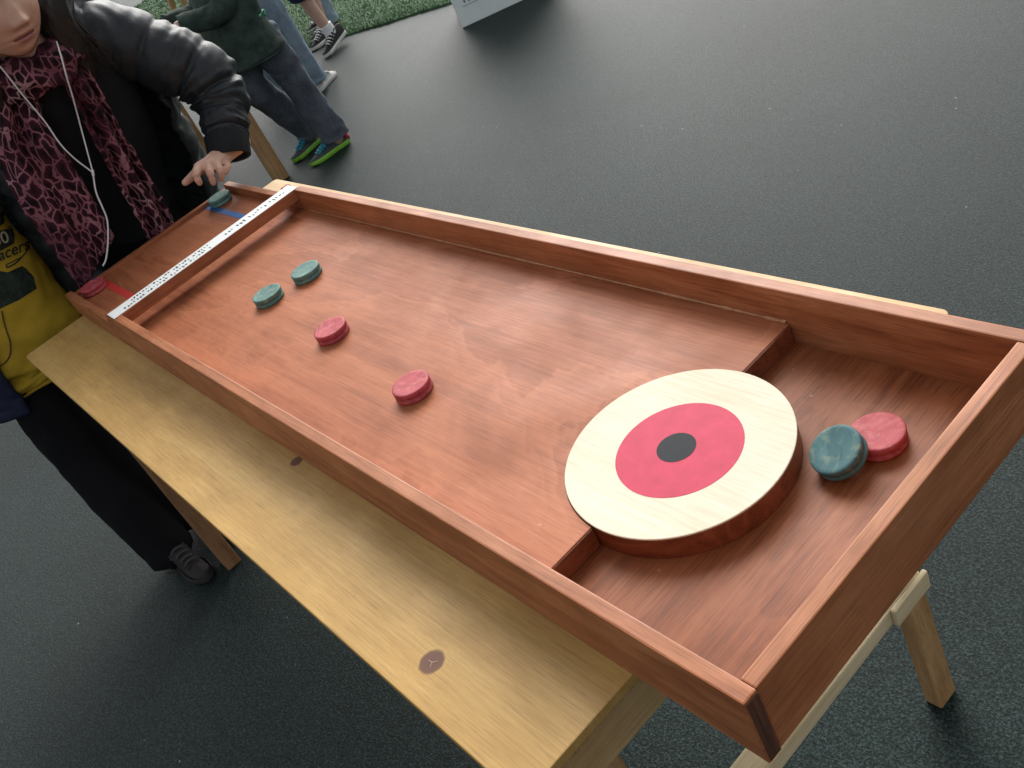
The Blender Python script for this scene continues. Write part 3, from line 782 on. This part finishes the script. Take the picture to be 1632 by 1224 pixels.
# trousers and shoes (behind the table)
tp = []
for sy in (.085, -.085):
    tp.append(loft([pelvis + Vector((0, sy * .8, .04)), Vector((-2.39, .27 + sy, -.16)), Vector((-2.37, .27 + sy, -.36)), Vector((-2.40, .27 + sy, -.655))], [.10, .092, .072, .060], 30, 24, (1, 0, 0)))
tp.append(ball(pelvis, (.12, .17, .10)))
pa(link('trousers', fuse(tp, .012, 5), M_trouser))
for sy in (.085, -.085): shoe(Vector((-2.46, .27 + sy, FLOOR)), (1, 0, 0), .25, (M_shoedark, M_offwhite, M_white), A)
# black shirt
sv, sf = loft([Vector((-2.43, .27, -.03)), Vector((-2.36, .28, .12)), Vector((-2.295, .30, .28)), Vector((-2.25, .315, .40)), Vector((-2.205, .322, .475)), Vector((-2.16, .322, .53))],
              [(.165, .115), (.16, .115), (.175, .115), (.165, .10), (.115, .095), (.078, .078)], 50, 48, (1, 0, 0), ring_noise(4, .010, 2.0, 6))
pa(obj('shirt', sv, sf, M_blackcloth))
# jacket: open front, quilted
def quilt(seam, amp, seed, wr):
    def f(t, a, p):
        q = abs(math.sin(math.pi * t * seam)) ** .55
        return amp * (q - .6) + wr * noise.noise(Vector((math.cos(a) * 2.5 + seed, math.sin(a) * 2.5, t * 16))) + wr * .6 * noise.noise(Vector((math.cos(a) * 6 + seed, math.sin(a) * 6, t * 40)))
    return f
# body of the jacket, hem first; the wearer's left front hangs wide
jb = [(-2.47, .27, -.12), (-2.43, .28, -.02), (-2.37, .30, .12), (-2.31, .31, .26), (-2.26, .318, .37), (-2.235, .322, .45), (-2.215, .322, .49)]
jr = [(.265, .19), (.26, .185), (.25, .17), (.24, .155), (.225, .135), (.15, .10), (.085, .075)]
v, f = loft(jb, jr, 110, 110, (1, 0, 0), quilt(8, .012, 2, .012), False, (math.radians(90 + 34), math.radians(450 - 50)))
jo = obj('jacket', v, f, M_puffer); sm = jo.modifiers.new('thick', 'SOLIDIFY'); sm.thickness = .012; sm.offset = -1; pa(jo)
# sleeves
arm = [P(120, 62, x=-2.25), P(185, 66, x=-2.23), P(262, 93, x=-2.18), P(318, 116, x=-2.14), P(352, 160, x=-2.11), P(359, 205, x=-2.075), P(362, 226, x=-2.055)]
arr = [.088, .088, .082, .080, .068, .056, .050]
def sleeve_fn(seams, amp, seed):
    def f(t, a, p):
        q = min(1, min(abs(t - s_) for s_ in seams) / .055); q = math.sin(q * math.pi / 2) ** .48
        el = math.exp(-((t - .62) / .2) ** 2)
        return amp * (q - .75) + (.0035 + .006 * el) * noise.noise(Vector((math.cos(a) * 1.6 + seed, math.sin(a) * 1.6, t * 34))) + .004 * noise.noise(Vector((math.cos(a) * 3 + seed, math.sin(a) * 3, t * 9)))
    return f
v, f = loft(arm, arr, 150, 72, (.3, -.6, .75), sleeve_fn((.03, .27, .46, .60, .74, .87), .014, 5)); sl = obj('sleeve', v, f, M_puffer); sl.parent = jo
v, f = loft([P(361, 218, x=-2.06), P(364, 236, x=-2.045), P(367, 250, x=-2.036)], [.047, .046, .044], 24, 48, (.3, -.6, .75), lambda t, a, p: .0022 * math.sin(a * 30) * .6, False)
cf = obj('cuff', v, f, M_blackcloth); s2 = cf.modifiers.new('thick', 'SOLIDIFY'); s2.thickness = .008; cf.parent = jo
v, f = loft([Vector((-2.26, .22, .44)), sh_r, Vector((-2.36, .06, .33)), el_r, Vector((-2.49, .055, .10)), wr_r], [.08, .085, .08, .072, .06, .045], 110, 60, (.6, .3, .7), sleeve_fn((.05, .25, .42, .58, .74, .9), .014, 9)); sl = obj('sleeve', v, f, M_puffer); sl.parent = jo
# collar / hood behind the neck
v, f = loft([P(100, 95, x=-2.17), P(118, 40, x=-2.22), P(120, -20, x=-2.28), P(60, -20, x=-2.34), P(-20, 40, x=-2.34), P(-40, 110, x=-2.26), P(-20, 150, x=-2.2)], [(.028, .05)] * 7, 80, 30, (0, 0, 1), ring_noise(7, .012, 2, 14)); hd = obj('hood', v, f, M_puffer); hd.parent = jo
# hand
def hand():
    W_ = P(371, 236, x=-2.04); K = {}
    kn = {'index': P(317, 266, x=-1.985), 'middle': P(331, 263, x=-1.985), 'ring': P(346, 260, x=-1.99), 'pinky': P(360, 258, x=-2.0)}
    tips = {'index': (P(312, 278, x=-1.960), P(318, 291, x=-1.962)), 'middle': (P(335, 277, x=-1.958), P(340, 291, x=-1.960)), 'ring': (P(350, 273, x=-1.962), P(353, 286, x=-1.968)), 'pinky': (P(363, 266, x=-1.975), P(358, 276, x=-1.972))}
    ps = [capsule([W_ + (W_ - kn['middle']) * .35, W_], [(.027, .022), (.027, .021)])]
    for k_, r in (('index', .0115), ('middle', .0115), ('ring', .0105), ('pinky', .0095)):
        ps.append(capsule([W_ + (kn[k_] - kn['middle']) * .35, (W_ + kn[k_]) / 2, kn[k_]], [.017, .0145, r * 1.08], 10, 14))
        ps.append(capsule([kn[k_], tips[k_][0], tips[k_][1]], [r, r * .88, r * .70], 10, 14))
    th0 = W_ + (kn['index'] - W_) * .45 + (kn['index'] - kn['middle']) * .5
    ps.append(capsule([th0, P(309, 279, x=-2.0), P(295, 291, x=-1.99)], [.015, .0115, .0085], 10, 14))
    return fuse(ps, .0026, 3)
pa(link('hand', hand(), M_skin))
# scarf: neck wrap and two hanging ends
def ribbon(pts, wid, thick, seed, parent=A, name='scarf', side=(0, 1, 0), m=70, n=26):
    c = crom(np.hstack([np.array([tuple(p) for p in pts]), np.array(wid)[:, None]]), m); V = []; F = []
    sd_ = Vector(side).normalized(); nr = Vector((1, 0, .25)).normalized()
    for i in range(m):
        p = Vector(c[i, :3]); w = c[i, 3]
        for j in range(n):
            s_ = j / (n - 1) * 2 - 1
            fold = .016 * math.sin(s_ * 5.5 + seed + 1.2 * noise.noise(Vector((seed, i * .06, 0)))) + .010 * noise.noise(Vector((s_ * 3 + seed, i * .10, 1)))
            V.append(p + sd_ * (w * s_ + .004 * noise.noise(Vector((seed, i * .3, s_)))) + nr * fold)
    for i in range(m - 1):
        for j in range(n - 1): F.append((i * n + j, i * n + j + 1, (i + 1) * n + j + 1, (i + 1) * n + j))
    o = obj(name, V, F, M_scarf); q = o.modifiers.new('thick', 'SOLIDIFY'); q.thickness = thick; q.offset = 0; return under_p(o, parent)
v, f = loft([P(120, 66, x=-2.17), P(99, 88, x=-2.09), P(64, 111, x=-2.085), P(18, 128, x=-2.10), P(-25, 118, x=-2.15), P(-30, 75, x=-2.23), P(40, 58, x=-2.29), P(108, 60, x=-2.26), P(120, 66, x=-2.17)],
            [(.034, .046)] * 9, 110, 30, (0, 0, 1), lambda t, a, p: .012 * noise.noise(Vector((math.cos(a) * 2, math.sin(a) * 2, t * 14))) + .006 * math.sin(a * 5 + t * 30))
pa(obj('scarf', v, f, M_scarf))
ribbon([P(100, 85, x=-2.085), P(135, 150, x=-2.105), P(175, 225, x=-2.13), P(213, 290, x=-2.155), P(245, 345, x=-2.155), P(268, 400, x=-2.16)], [.035, .040, .042, .042, .044, .046], .008, 1.0, side=(0, .9, .35))
ribbon([P(5, 118, x=-2.12), P(18, 170, x=-2.12), P(42, 240, x=-2.115), P(82, 305, x=-2.115), P(124, 368, x=-2.12), P(156, 420, x=-2.13)], [.05, .075, .084, .084, .080, .078], .008, 4.0, side=(0, .85, .4))

# earphones
E_ = thing('earphones', P(148, 275, x=-2.10), 'thin white earphone cable hanging in front of the leopard scarf', 'earphones')
def cable(pts, r): v, f = loft(pts, [r] * len(pts), 60, 8, (.2, .7, .6)); return under_p(obj('cable', v, f, M_white), E_)
cable([P(-25, 85, x=-2.03), P(0, 106, x=-2.035), P(35, 150, x=-2.06), P(70, 192, x=-2.085), P(95, 228, x=-2.09), P(118, 252, x=-2.095), P(148, 275, x=-2.10)], .0018)
cable([P(90, 66, x=-2.045), P(98, 92, x=-2.02), P(106, 122, x=-2.025), P(116, 155, x=-2.06), P(128, 200, x=-2.10), P(140, 245, x=-2.10), P(148, 275, x=-2.10)], .0018)
cable([P(148, 275, x=-2.10), P(153, 306, x=-2.10), P(163, 330, x=-2.10), P(171, 352, x=-2.10), P(172, 385, x=-2.10), P(169, 412, x=-2.10), P(164, 424, x=-2.10)], .0021)
v, f = loft([P(147, 271, x=-2.10), P(149, 281, x=-2.10)], [.0035, .003], 6, 10, (0, .7, .6)); under_p(obj('cable_joiner', v, f, M_white), E_)

# ---- the child in yellow at the near corner
B = thing('person', (-2.33, -.13, FLOOR), 'child in yellow printed sweatshirt and black trousers standing at the tray corner', 'person')
def pb(o): return under_p(o, B)
bc = Vector((-2.36, -.125, 0))
hB = Vector((-2.33, -.12, .56))
parts = [capsule([Vector((-2.36, -.12, .44)), Vector((-2.37, -.125, .15)), Vector((-2.37, -.13, -.10))], [(.09, .07), (.10, .075), (.10, .08)]), capsule([Vector((-2.36, -.12, .42)), hB - Vector((0, 0, .03))], [.042, .045]),
         capsule([Vector((-2.37, -.26, .36)), Vector((-2.37, -.12, .38)), Vector((-2.37, .02, .36))], [.04, .06, .04]),
         capsule([Vector((-2.37, -.27, .36)), Vector((-2.38, -.34, .12)), Vector((-2.42, -.35, -.06))], [.038, .03, .022]), capsule([Vector((-2.37, .03, .36)), Vector((-2.42, .07, .14)), Vector((-2.36, .07, -.06))], [.038, .03, .022])]
kneeR, ankR = Vector((-2.235, -.215, -.42)), Vector((-2.085, -.205, -.655)); kneeL, ankL = Vector((-2.25, -.09, -.42)), Vector((-2.16, -.085, -.655))
parts += [capsule([Vector((-2.36, -.19, -.12)), kneeR, ankR], [.06, .045, .034]), capsule([Vector((-2.36, -.07, -.12)), kneeL, ankL], [.06, .045, .034])]
for ws, d in ((Vector((-2.42, -.35, -.06)), Vector((-.05, .1, -1))), (Vector((-2.36, .07, -.06)), Vector((.2, -.1, -1)))):
    d = d.normalized(); parts.append(capsule([ws, ws + d * .06], [(.022, .016), (.028, .014)]))
    for i in range(4): parts.append(capsule([ws + d * .07 + Vector((.012 * (i - 1.5), 0, 0)), ws + d * (.115 + .008 * (i in (1, 2))) + Vector((.014 * (i - 1.5), 0, 0))], [.0075, .006]))
    parts.append(capsule([ws + d * .03 + Vector((.02, 0, 0)), ws + d * .08 + Vector((.042, 0, 0))], [.009, .007]))
bme = fuse(parts, .007, 3)
hv, hf, lip, _ = head_mesh(hB, Vector((1, .1, -.2)), .95, 60)
bm = bmesh.new(); bm.from_mesh(raw(hv, hf)); bm.from_mesh(bme); me = bpy.data.meshes.new('body'); bm.to_mesh(me); bm.free()
at = me.attributes.new('lip', 'FLOAT', 'POINT'); vals = np.zeros(len(me.vertices)); vals[:len(lip)] = lip; at.data.foreach_set('value', vals)
pb(link('body', me, M_skin))
cv, cf_ = ball(hB + Vector((-.02, 0, .02)), (.092, .085, .105), 20); cv = [v if v[0] - hB.x < .03 + max(0, (v[2] - hB.z - .04)) else (hB.x + .03 + max(0, (v[2] - hB.z - .04)), v[1], v[2]) for v in cv]
pb(obj('hair', cv, cf_, M_hair))
def fold_fn(seed, amp):
    def f(t, a, p):
        k = 1.0 + .9 * max(0, 1 - t * 2.6) * min(1, t * 12)
        return k * amp * (noise.noise(Vector((math.cos(a) * 1.5 + seed, math.sin(a) * 1.5, t * 11 + math.sin(a * 2) * .8))) + .5 * noise.noise(Vector((math.cos(a) * 3.5 + seed, math.sin(a) * 3.5, t * 24))))
    return f
SHB = [(-2.338, -.128, -.150), (-2.338, -.128, -.12), (-2.340, -.126, -.085), (-2.35, -.122, .02), (-2.35, -.115, .15), (-2.35, -.112, .28), (-2.36, -.115, .37), (-2.36, -.118, .43)]
SHR = [(.142, .106), (.146, .110), (.156, .118), (.152, .120), (.150, .116), (.150, .108), (.125, .085), (.055, .055)]
v, f = loft(SHB, SHR, 120, 90, (1, 0, 0), fold_fn(3, .0115)); ys = pb(obj('sweatshirt', v, f, M_yellow))
JB = [(-2.36, -.118, -.185), (-2.355, -.112, -.10), (-2.35, -.102, .05), (-2.35, -.096, .2), (-2.36, -.10, .31), (-2.37, -.115, .39), (-2.37, -.118, .44)]
JR = [(.200, .140), (.196, .142), (.192, .142), (.190, .135), (.180, .12), (.135, .09), (.07, .07)]
v, f = loft(JB, JR, 80, 80, (1, 0, 0), fold_fn(8, .007), False, (math.radians(90 + 34), math.radians(450 - 60))); jo2 = pb(obj('jacket', v, f, M_navy)); q = jo2.modifiers.new('thick', 'SOLIDIFY'); q.thickness = .012; q.offset = -1
for pts in ([Vector((-2.37, -.24, .36)), Vector((-2.38, -.34, .14)), Vector((-2.42, -.35, -.05))], [Vector((-2.38, .01, .36)), Vector((-2.42, .075, .14)), Vector((-2.36, .075, -.05))]):
    v, f = loft(pts, [.066, .055, .040], 60, 36, (0.9, .1, .3), fold_fn(2, .006)); o = obj('sleeve', v, f, M_navy); o.parent = jo2
def trouser(hip, knee, ank, seed):
    return loft([hip, (hip + knee) / 2 + Vector((.01, 0, 0)), knee, (knee + ank) / 2, ank, ank - Vector((0, 0, .025))], [.074, .074, .068, .067, .066, .068], 60, 36, (1, 0, 0), fold_fn(seed, .006))
pb(link('trousers', fuse([trouser(Vector((-2.36, -.19, -.10)), kneeR, ankR, 1), trouser(Vector((-2.36, -.075, -.10)), kneeL, ankL, 5), ball((-2.37, -.13, -.12), (.085, .12, .07))], .009, 3), M_trouser))
shoe(Vector((-2.13, -.205, FLOOR)), (1, .10, 0), .235, (M_shoedark, M_shoedark, M_lace), B); shoe(Vector((-2.20, -.085, FLOOR)), (1, .15, 0), .235, (M_shoedark, M_shoedark, M_lace), B)
# print on the sweatshirt, laid on the cloth
from mathutils.bvhtree import BVHTree
bvh = BVHTree.FromPolygons([Vector(x) for x in [tuple(a) for a in (lambda me_: [vv.co for vv in me_.vertices])(ys.data)]], [tuple(p.vertices) for p in ys.data.polygons])
def on_cloth(u, v, lift):
    p = P(u, v, x=-1.9); hit = bvh.ray_cast(Vector((p.x, p.y, p.z)) + (Vector(CC) - p) * 0, (p - Vector(CC)).normalized())
    if hit[0] is None: return P(u, v, x=-2.235)
    nn_ = hit[1] if hit[1].dot(p - Vector(CC)) < 0 else -hit[1]
    return hit[0] + nn_ * lift
def flat_print(name, outline, mat, lift):
    """fill an outline (pixels of the shirt front) with a fine patch lying on the cloth"""
    bm = bmesh.new(); vs = [bm.verts.new((u, v, 0)) for u, v in outline]; bm.faces.new(vs)
    bmesh.ops.triangulate(bm, faces=bm.faces[:])
    for _ in range(4):
        es = [e for e in bm.edges if e.calc_length() > 5]
        if not es: break
        bmesh.ops.subdivide_edges(bm, edges=es, cuts=1); bmesh.ops.triangulate(bm, faces=bm.faces[:])
    for v in bm.verts: v.co = on_cloth(v.co.x, v.co.y, lift)
    bmesh.ops.recalc_face_normals(bm, faces=bm.faces)
    me_ = bpy.data.meshes.new(name); bm.to_mesh(me_); bm.free(); o = link(name, me_, mat); o.parent = ys; return o
flat_print('number_badge', [(-38, 400), (-30, 375), (8, 366), (19, 362), (23, 375), (22, 388), (8, 396), (-20, 410)], M_print, .0012)
flat_print('car_print', [(-70, 475), (-40, 440), (0, 432), (12, 434), (35, 424), (41, 428), (43, 440), (53, 441), (58, 460), (30, 478), (0, 492), (-40, 512)], M_print, .0012)
flat_print('cap_print', [(-30, 340), (-10, 318), (4, 332), (7, 355), (-5, 364), (-30, 368)], M_print, .0012)
def text_on(txt, u0, v0, size, ang, mat, name, shear=0, bold=0):
    cu = bpy.data.curves.new('txt', 'FONT'); cu.body = txt; cu.size = 1; cu.shear = shear; cu.offset = bold; o = bpy.data.objects.new('txt', cu); COL.objects.link(o)
    dg = bpy.context.evaluated_depsgraph_get(); dg.update(); me_ = bpy.data.meshes.new_from_object(o.evaluated_get(dg)); bpy.data.objects.remove(o, do_unlink=True)
    ca, sa = math.cos(ang), math.sin(ang)
    for v in me_.vertices:
        x, y = v.co.x * size, v.co.y * size; v.co = on_cloth(u0 + x * ca + y * sa, v0 + x * sa - y * ca, .0022)
    o = link(name, me_, mat, smooth=False); o.parent = ys
text_on('50', -10, 394, 27, math.radians(-20), M_printw, 'number_print', bold=.01)
text_on('Racers', -16, 422, 25, math.radians(-22), M_print, 'word_print', .25, .012)
def stroke(name, pts, r, mat):
    q = [on_cloth(u, v, .001) for u, v in pts]; v, f = loft(q, [(r, r * .5)] * len(q), 40, 6, (1, 0, 0)); o = obj(name, v, f, mat); o.parent = ys
stroke('line_print', [(-2, 368), (12, 362), (27, 356)], .0016, M_print)
stroke('line_print', [(30, 372), (40, 378), (45, 388), (42, 400), (36, 408), (24, 420), (11, 427)], .0018, M_print)
stroke('line_print', [(11, 427), (10, 422), (18, 418), (32, 411)], .0014, M_print)
q = [on_cloth(u, v, .003) for u, v in ((2, 495), (8, 520), (16, 545), (16, 565), (8, 578), (-6, 585))]
v, f = loft(q, [.0016] * 6, 40, 8, (1, 0, 0)); o = obj('drawstring', v, f, M_cord); o.parent = ys

def denim_fn(seed):
    g_ = fold_fn(seed, .008)
    def f(t, a, p):
        kn = math.exp(-((t - .5) / .13) ** 2); hm_ = max(0, (t - .74) / .26)
        return g_(t, a, p) + (.006 * kn + .009 * hm_) * noise.noise(Vector((math.cos(a) * 1.2 + seed, math.sin(a) * 1.2, t * 26 + .6 * math.sin(a + seed))))
    return f
# ---- background people
def bystander(loc, face, hgt, joints, mats, label, shoes, top_z, bare=(), group=None, leanf=.10, wk=1.0):
    """joints: for each leg (hip, knee, ankle); face = direction the body faces"""
    R_ = thing('person', loc, label, 'person', group); f = Vector(face).normalized(); s = Vector((-f.y, f.x, 0)); h = hgt; base = Vector((loc[0], loc[1], FLOOR))
    hipc = (joints[0][0] + joints[1][0]) / 2; lean = f * leanf * h
    chest_ = hipc + Vector((0, 0, .26 * h)) + lean; hd_ = chest_ + Vector((0, 0, .20 * h)) + lean * .4
    pr = [capsule([chest_, hipc], [(.10 * h / 1.3, .08 * h / 1.3), (.11 * h / 1.3, .09 * h / 1.3)]), capsule([chest_, hd_], [.05, .045]), ball(hd_ + Vector((0, 0, .03)), (.085, .08, .11))]
    pr.append(capsule([hd_ + f * .08 + Vector((0, 0, .03)), hd_ + f * .095 + Vector((0, 0, .0))], [.008, .012]))
    arms = []
    for k in (-1, 1):
        a = chest_ + s * (k * .14 * h / 1.3) + Vector((0, 0, .04)); e = a + s * (k * .03) + f * .12 - Vector((0, 0, .19 * h / 1.3)); w = e + f * .19 - s * (k * .05) + Vector((0, 0, .02)); arms.append((a, e, w))
        pr.append(capsule([a, e, w], [.04, .032, .024])); pr.append(capsule([w, w + f * .06 - Vector((0, 0, .02))], [(.026, .015), (.028, .014)]))
        for i in range(4): pr.append(capsule([w + f * .07 + s * (.013 * (i - 1.5)) - Vector((0, 0, .025)), w + f * .115 + s * (.014 * (i - 1.5)) - Vector((0, 0, .05))], [.008, .006]))
        pr.append(capsule([w + f * .03 - s * (k * .02), w + f * .07 - s * (k * .04) - Vector((0, 0, .02))], [.010, .008]))
    for (a, b, c_) in joints: pr.append(capsule([a, b, c_, c_ - Vector((0, 0, .04))], [.05, .046, .036, .034]))
    under_p(link('body', fuse(pr, .009, 3), M_skinpale), R_)
    tv = []
    for k, (a, b, c_) in enumerate(joints):
        if k in bare: tv.append(loft([a, (a + b) / 2, b + (a - b) * .1], [.10, .098, .095], 30, 28, (f.x, f.y, 0), fold_fn(k, .006)))
        else: tv.append(loft([a + Vector((0, 0, .05)), a, (a + b) / 2, b, (b + c_) / 2, c_ + (b - c_) * .06, c_ - Vector((0, 0, .03))], [.05, .092, .088, .076, .070, .072, .078], 60, 32, (f.x, f.y, 0), denim_fn(k * 3 + loc[0])))
    tv.append(ball(hipc + Vector((0, 0, .02)), (.13, .13, .09)))
    under_p(link('trousers', fuse(tv, .007, 1), mats[0]), R_)
    v, f_ = loft([hipc + Vector((0, 0, top_z)), hipc + Vector((0, 0, top_z + .03)), hipc + Vector((0, 0, .10)), chest_, chest_ + Vector((0, 0, .09)), chest_ + Vector((0, 0, .13))], [(.175 * wk, .15 * wk), (.185 * wk, .155 * wk), (.175 * wk, .14 * wk), (.165 * wk, .12 * wk), (.10, .085), (.06, .06)], 70, 50, (f.x, f.y, 0), fold_fn(loc[1], .008)); tp_ = under_p(obj('top', v, f_, mats[1]), R_)
    for (a, e, w) in arms: v, f_ = loft([a, e, w], [.068, .056, .042], 50, 28, (f.x, f.y, .5), fold_fn(1, .006)); o = obj('sleeve', v, f_, mats[1]); o.parent = tp_
    cv_, cf2 = ball(hd_ - f * .015 + Vector((0, 0, .06)), (.092, .09, .10), 16); under_p(obj('hair', cv_, cf2, M_hair), R_)
    for (ft, d, L, mm, kw) in shoes: shoe(ft, d, L, mm, R_, **kw)
    return R_, tp_
# person with colourful shoes
f1h, f1t = P(556, 226, z=FLOOR), P(492, 270, z=FLOOR); f2h, f2t = P(512, 222, z=FLOOR), P(468, 262, z=FLOOR)
k1 = P(462, 118, x=-4.17); k2 = P(404, 140, x=-4.27); h1 = P(410, 52, x=-4.16); h2 = P(362, 74, x=-4.25)
a1_ = f1h + (f1t - f1h).normalized() * .05 + Vector((0, 0, .085)); a2_ = f2h + (f2t - f2h).normalized() * .04 + Vector((0, 0, .085))
C_, ctop = bystander((-4.2, 1.58, FLOOR), (-.1, -1, 0), 1.25, [(h1, k1, a1_), (h2, k2, a2_)], (M_jeans, M_darktop),
    'person in dark jeans with blue-laced, pink and lime trainers at background table',
    [(f1h, f1t - f1h, .235, (M_shoegrey, M_lime, M_teal), dict(heel=M_pink)), (f2h, f2t - f2h, .235, (M_shoegrey, M_lime, M_teal), {})], -.10, leanf=-.05, wk=1.06)
# small green emblem on the top
tb = BVHTree.FromPolygons([v_.co.copy() for v_ in ctop.data.vertices], [tuple(p_.vertices) for p_ in ctop.data.polygons])
def on_top(u, v):
    p = P(u, v, x=-3.0); hit = tb.ray_cast(p, (p - Vector(CC)).normalized()); q = hit[0] if hit[0] is not None else P(u, v, x=-4.1)
    return q + (Vector(CC) - q).normalized() * .002
v, f = loft([on_top(413, 27), on_top(419, 16), on_top(423, 25)], [.005] * 3, 14, 6); o = obj('emblem', v, f, plain('green_emblem', (.02, .35, .16), .6)); o.parent = ctop
# person in light jeans with a white shoe
d1h, d1t = P(506, 150, z=FLOOR), P(545, 106, z=FLOOR)
dd = (d1t - d1h).normalized(); ank = d1h + dd * .05 + Vector((0, 0, .085)); up_ = Vector((0, 0, 1))
d2h = d1h + Vector((-.35, -.10, 0)); ank2 = d2h + dd * .05 + Vector((0, 0, .085))
bystander((d1h.x, d1h.y, FLOOR), dd, 1.55, [(ank + Vector((-.02, -.08, .76)), ank + Vector((.0, -.03, .37)), ank), (ank2 + Vector((.10, 0, .76)), ank2 + Vector((.05, 0, .37)), ank2)], (M_jeans2, M_grey),
    'person in light blue jeans and white canvas shoe in the background', [(d1h, dd, .265, (M_shoewhite, M_offwhite, M_white), {}), (d2h, dd, .265, (M_shoewhite, M_offwhite, M_white), {})], .0)
# person with bare shins, white sock and dark shoe
s1t = P(519, 94, z=FLOOR); s1h = s1t + Vector((.02, .26, 0)) * .9
s1h = P(536, 80, z=FLOOR); sdv = (s1t - s1h).normalized(); s1h = s1t - sdv * .255
anke = P(527, 52, x=s1h.x); anke.z = max(anke.z, FLOOR + .10)
kne = P(488, 2, x=s1h.x - .02)
hipe = kne + Vector((.05, -.05, .38)); s2h = s1h + Vector((-.35, .10, 0)); ank3 = s2h + sdv * .05 + Vector((0, 0, .085))
E2, _t = bystander((s1h.x, s1h.y, FLOOR), sdv, 1.5, [(hipe, kne, anke), (hipe + Vector((-.2, 0, 0)), ank3 + Vector((.05, 0, .38)), ank3)], (M_navy, M_grey),
    'person in shorts with bare shin, white sock and dark shoe beside the grass edge', [(s1h, sdv, .255, (M_shoedark, M_offwhite, M_white), dict(lift=.05)), (s2h, sdv, .255, (M_shoedark, M_offwhite, M_white), {})], .0, bare=(0, 1))
v, f = loft([anke + (kne - anke).normalized() * .06, anke, anke - Vector((0, 0, .05))], [.044, .043, .050], 20, 24, (1, 0, 0)); under_p(obj('sock', v, f, M_white), E2)
# person in mid-blue jeans further back
j1h = P(540, 42, z=FLOOR); j1t = P(512, 60, z=FLOOR); jd = (j1t - j1h).normalized(); ja = j1h + jd * .05 + Vector((0, 0, .085)); j2h = j1h + Vector((-.3, .15, 0)); ja2 = j2h + jd * .05 + Vector((0, 0, .085))
bystander((j1h.x, j1h.y, FLOOR), jd, 1.5, [(ja + Vector((-.02, 0, .72)), ja + Vector((0, 0, .36)), ja), (ja2 + Vector((.05, 0, .72)), ja2 + Vector((0, 0, .36)), ja2)], (M_jeans2, M_darktop),
    'person in mid-blue jeans standing on the grass edge, furthest back', [(j1h, jd, .255, (M_shoedark, M_offwhite, M_white), {}), (j2h, jd, .255, (M_shoedark, M_offwhite, M_white), {})], .0)
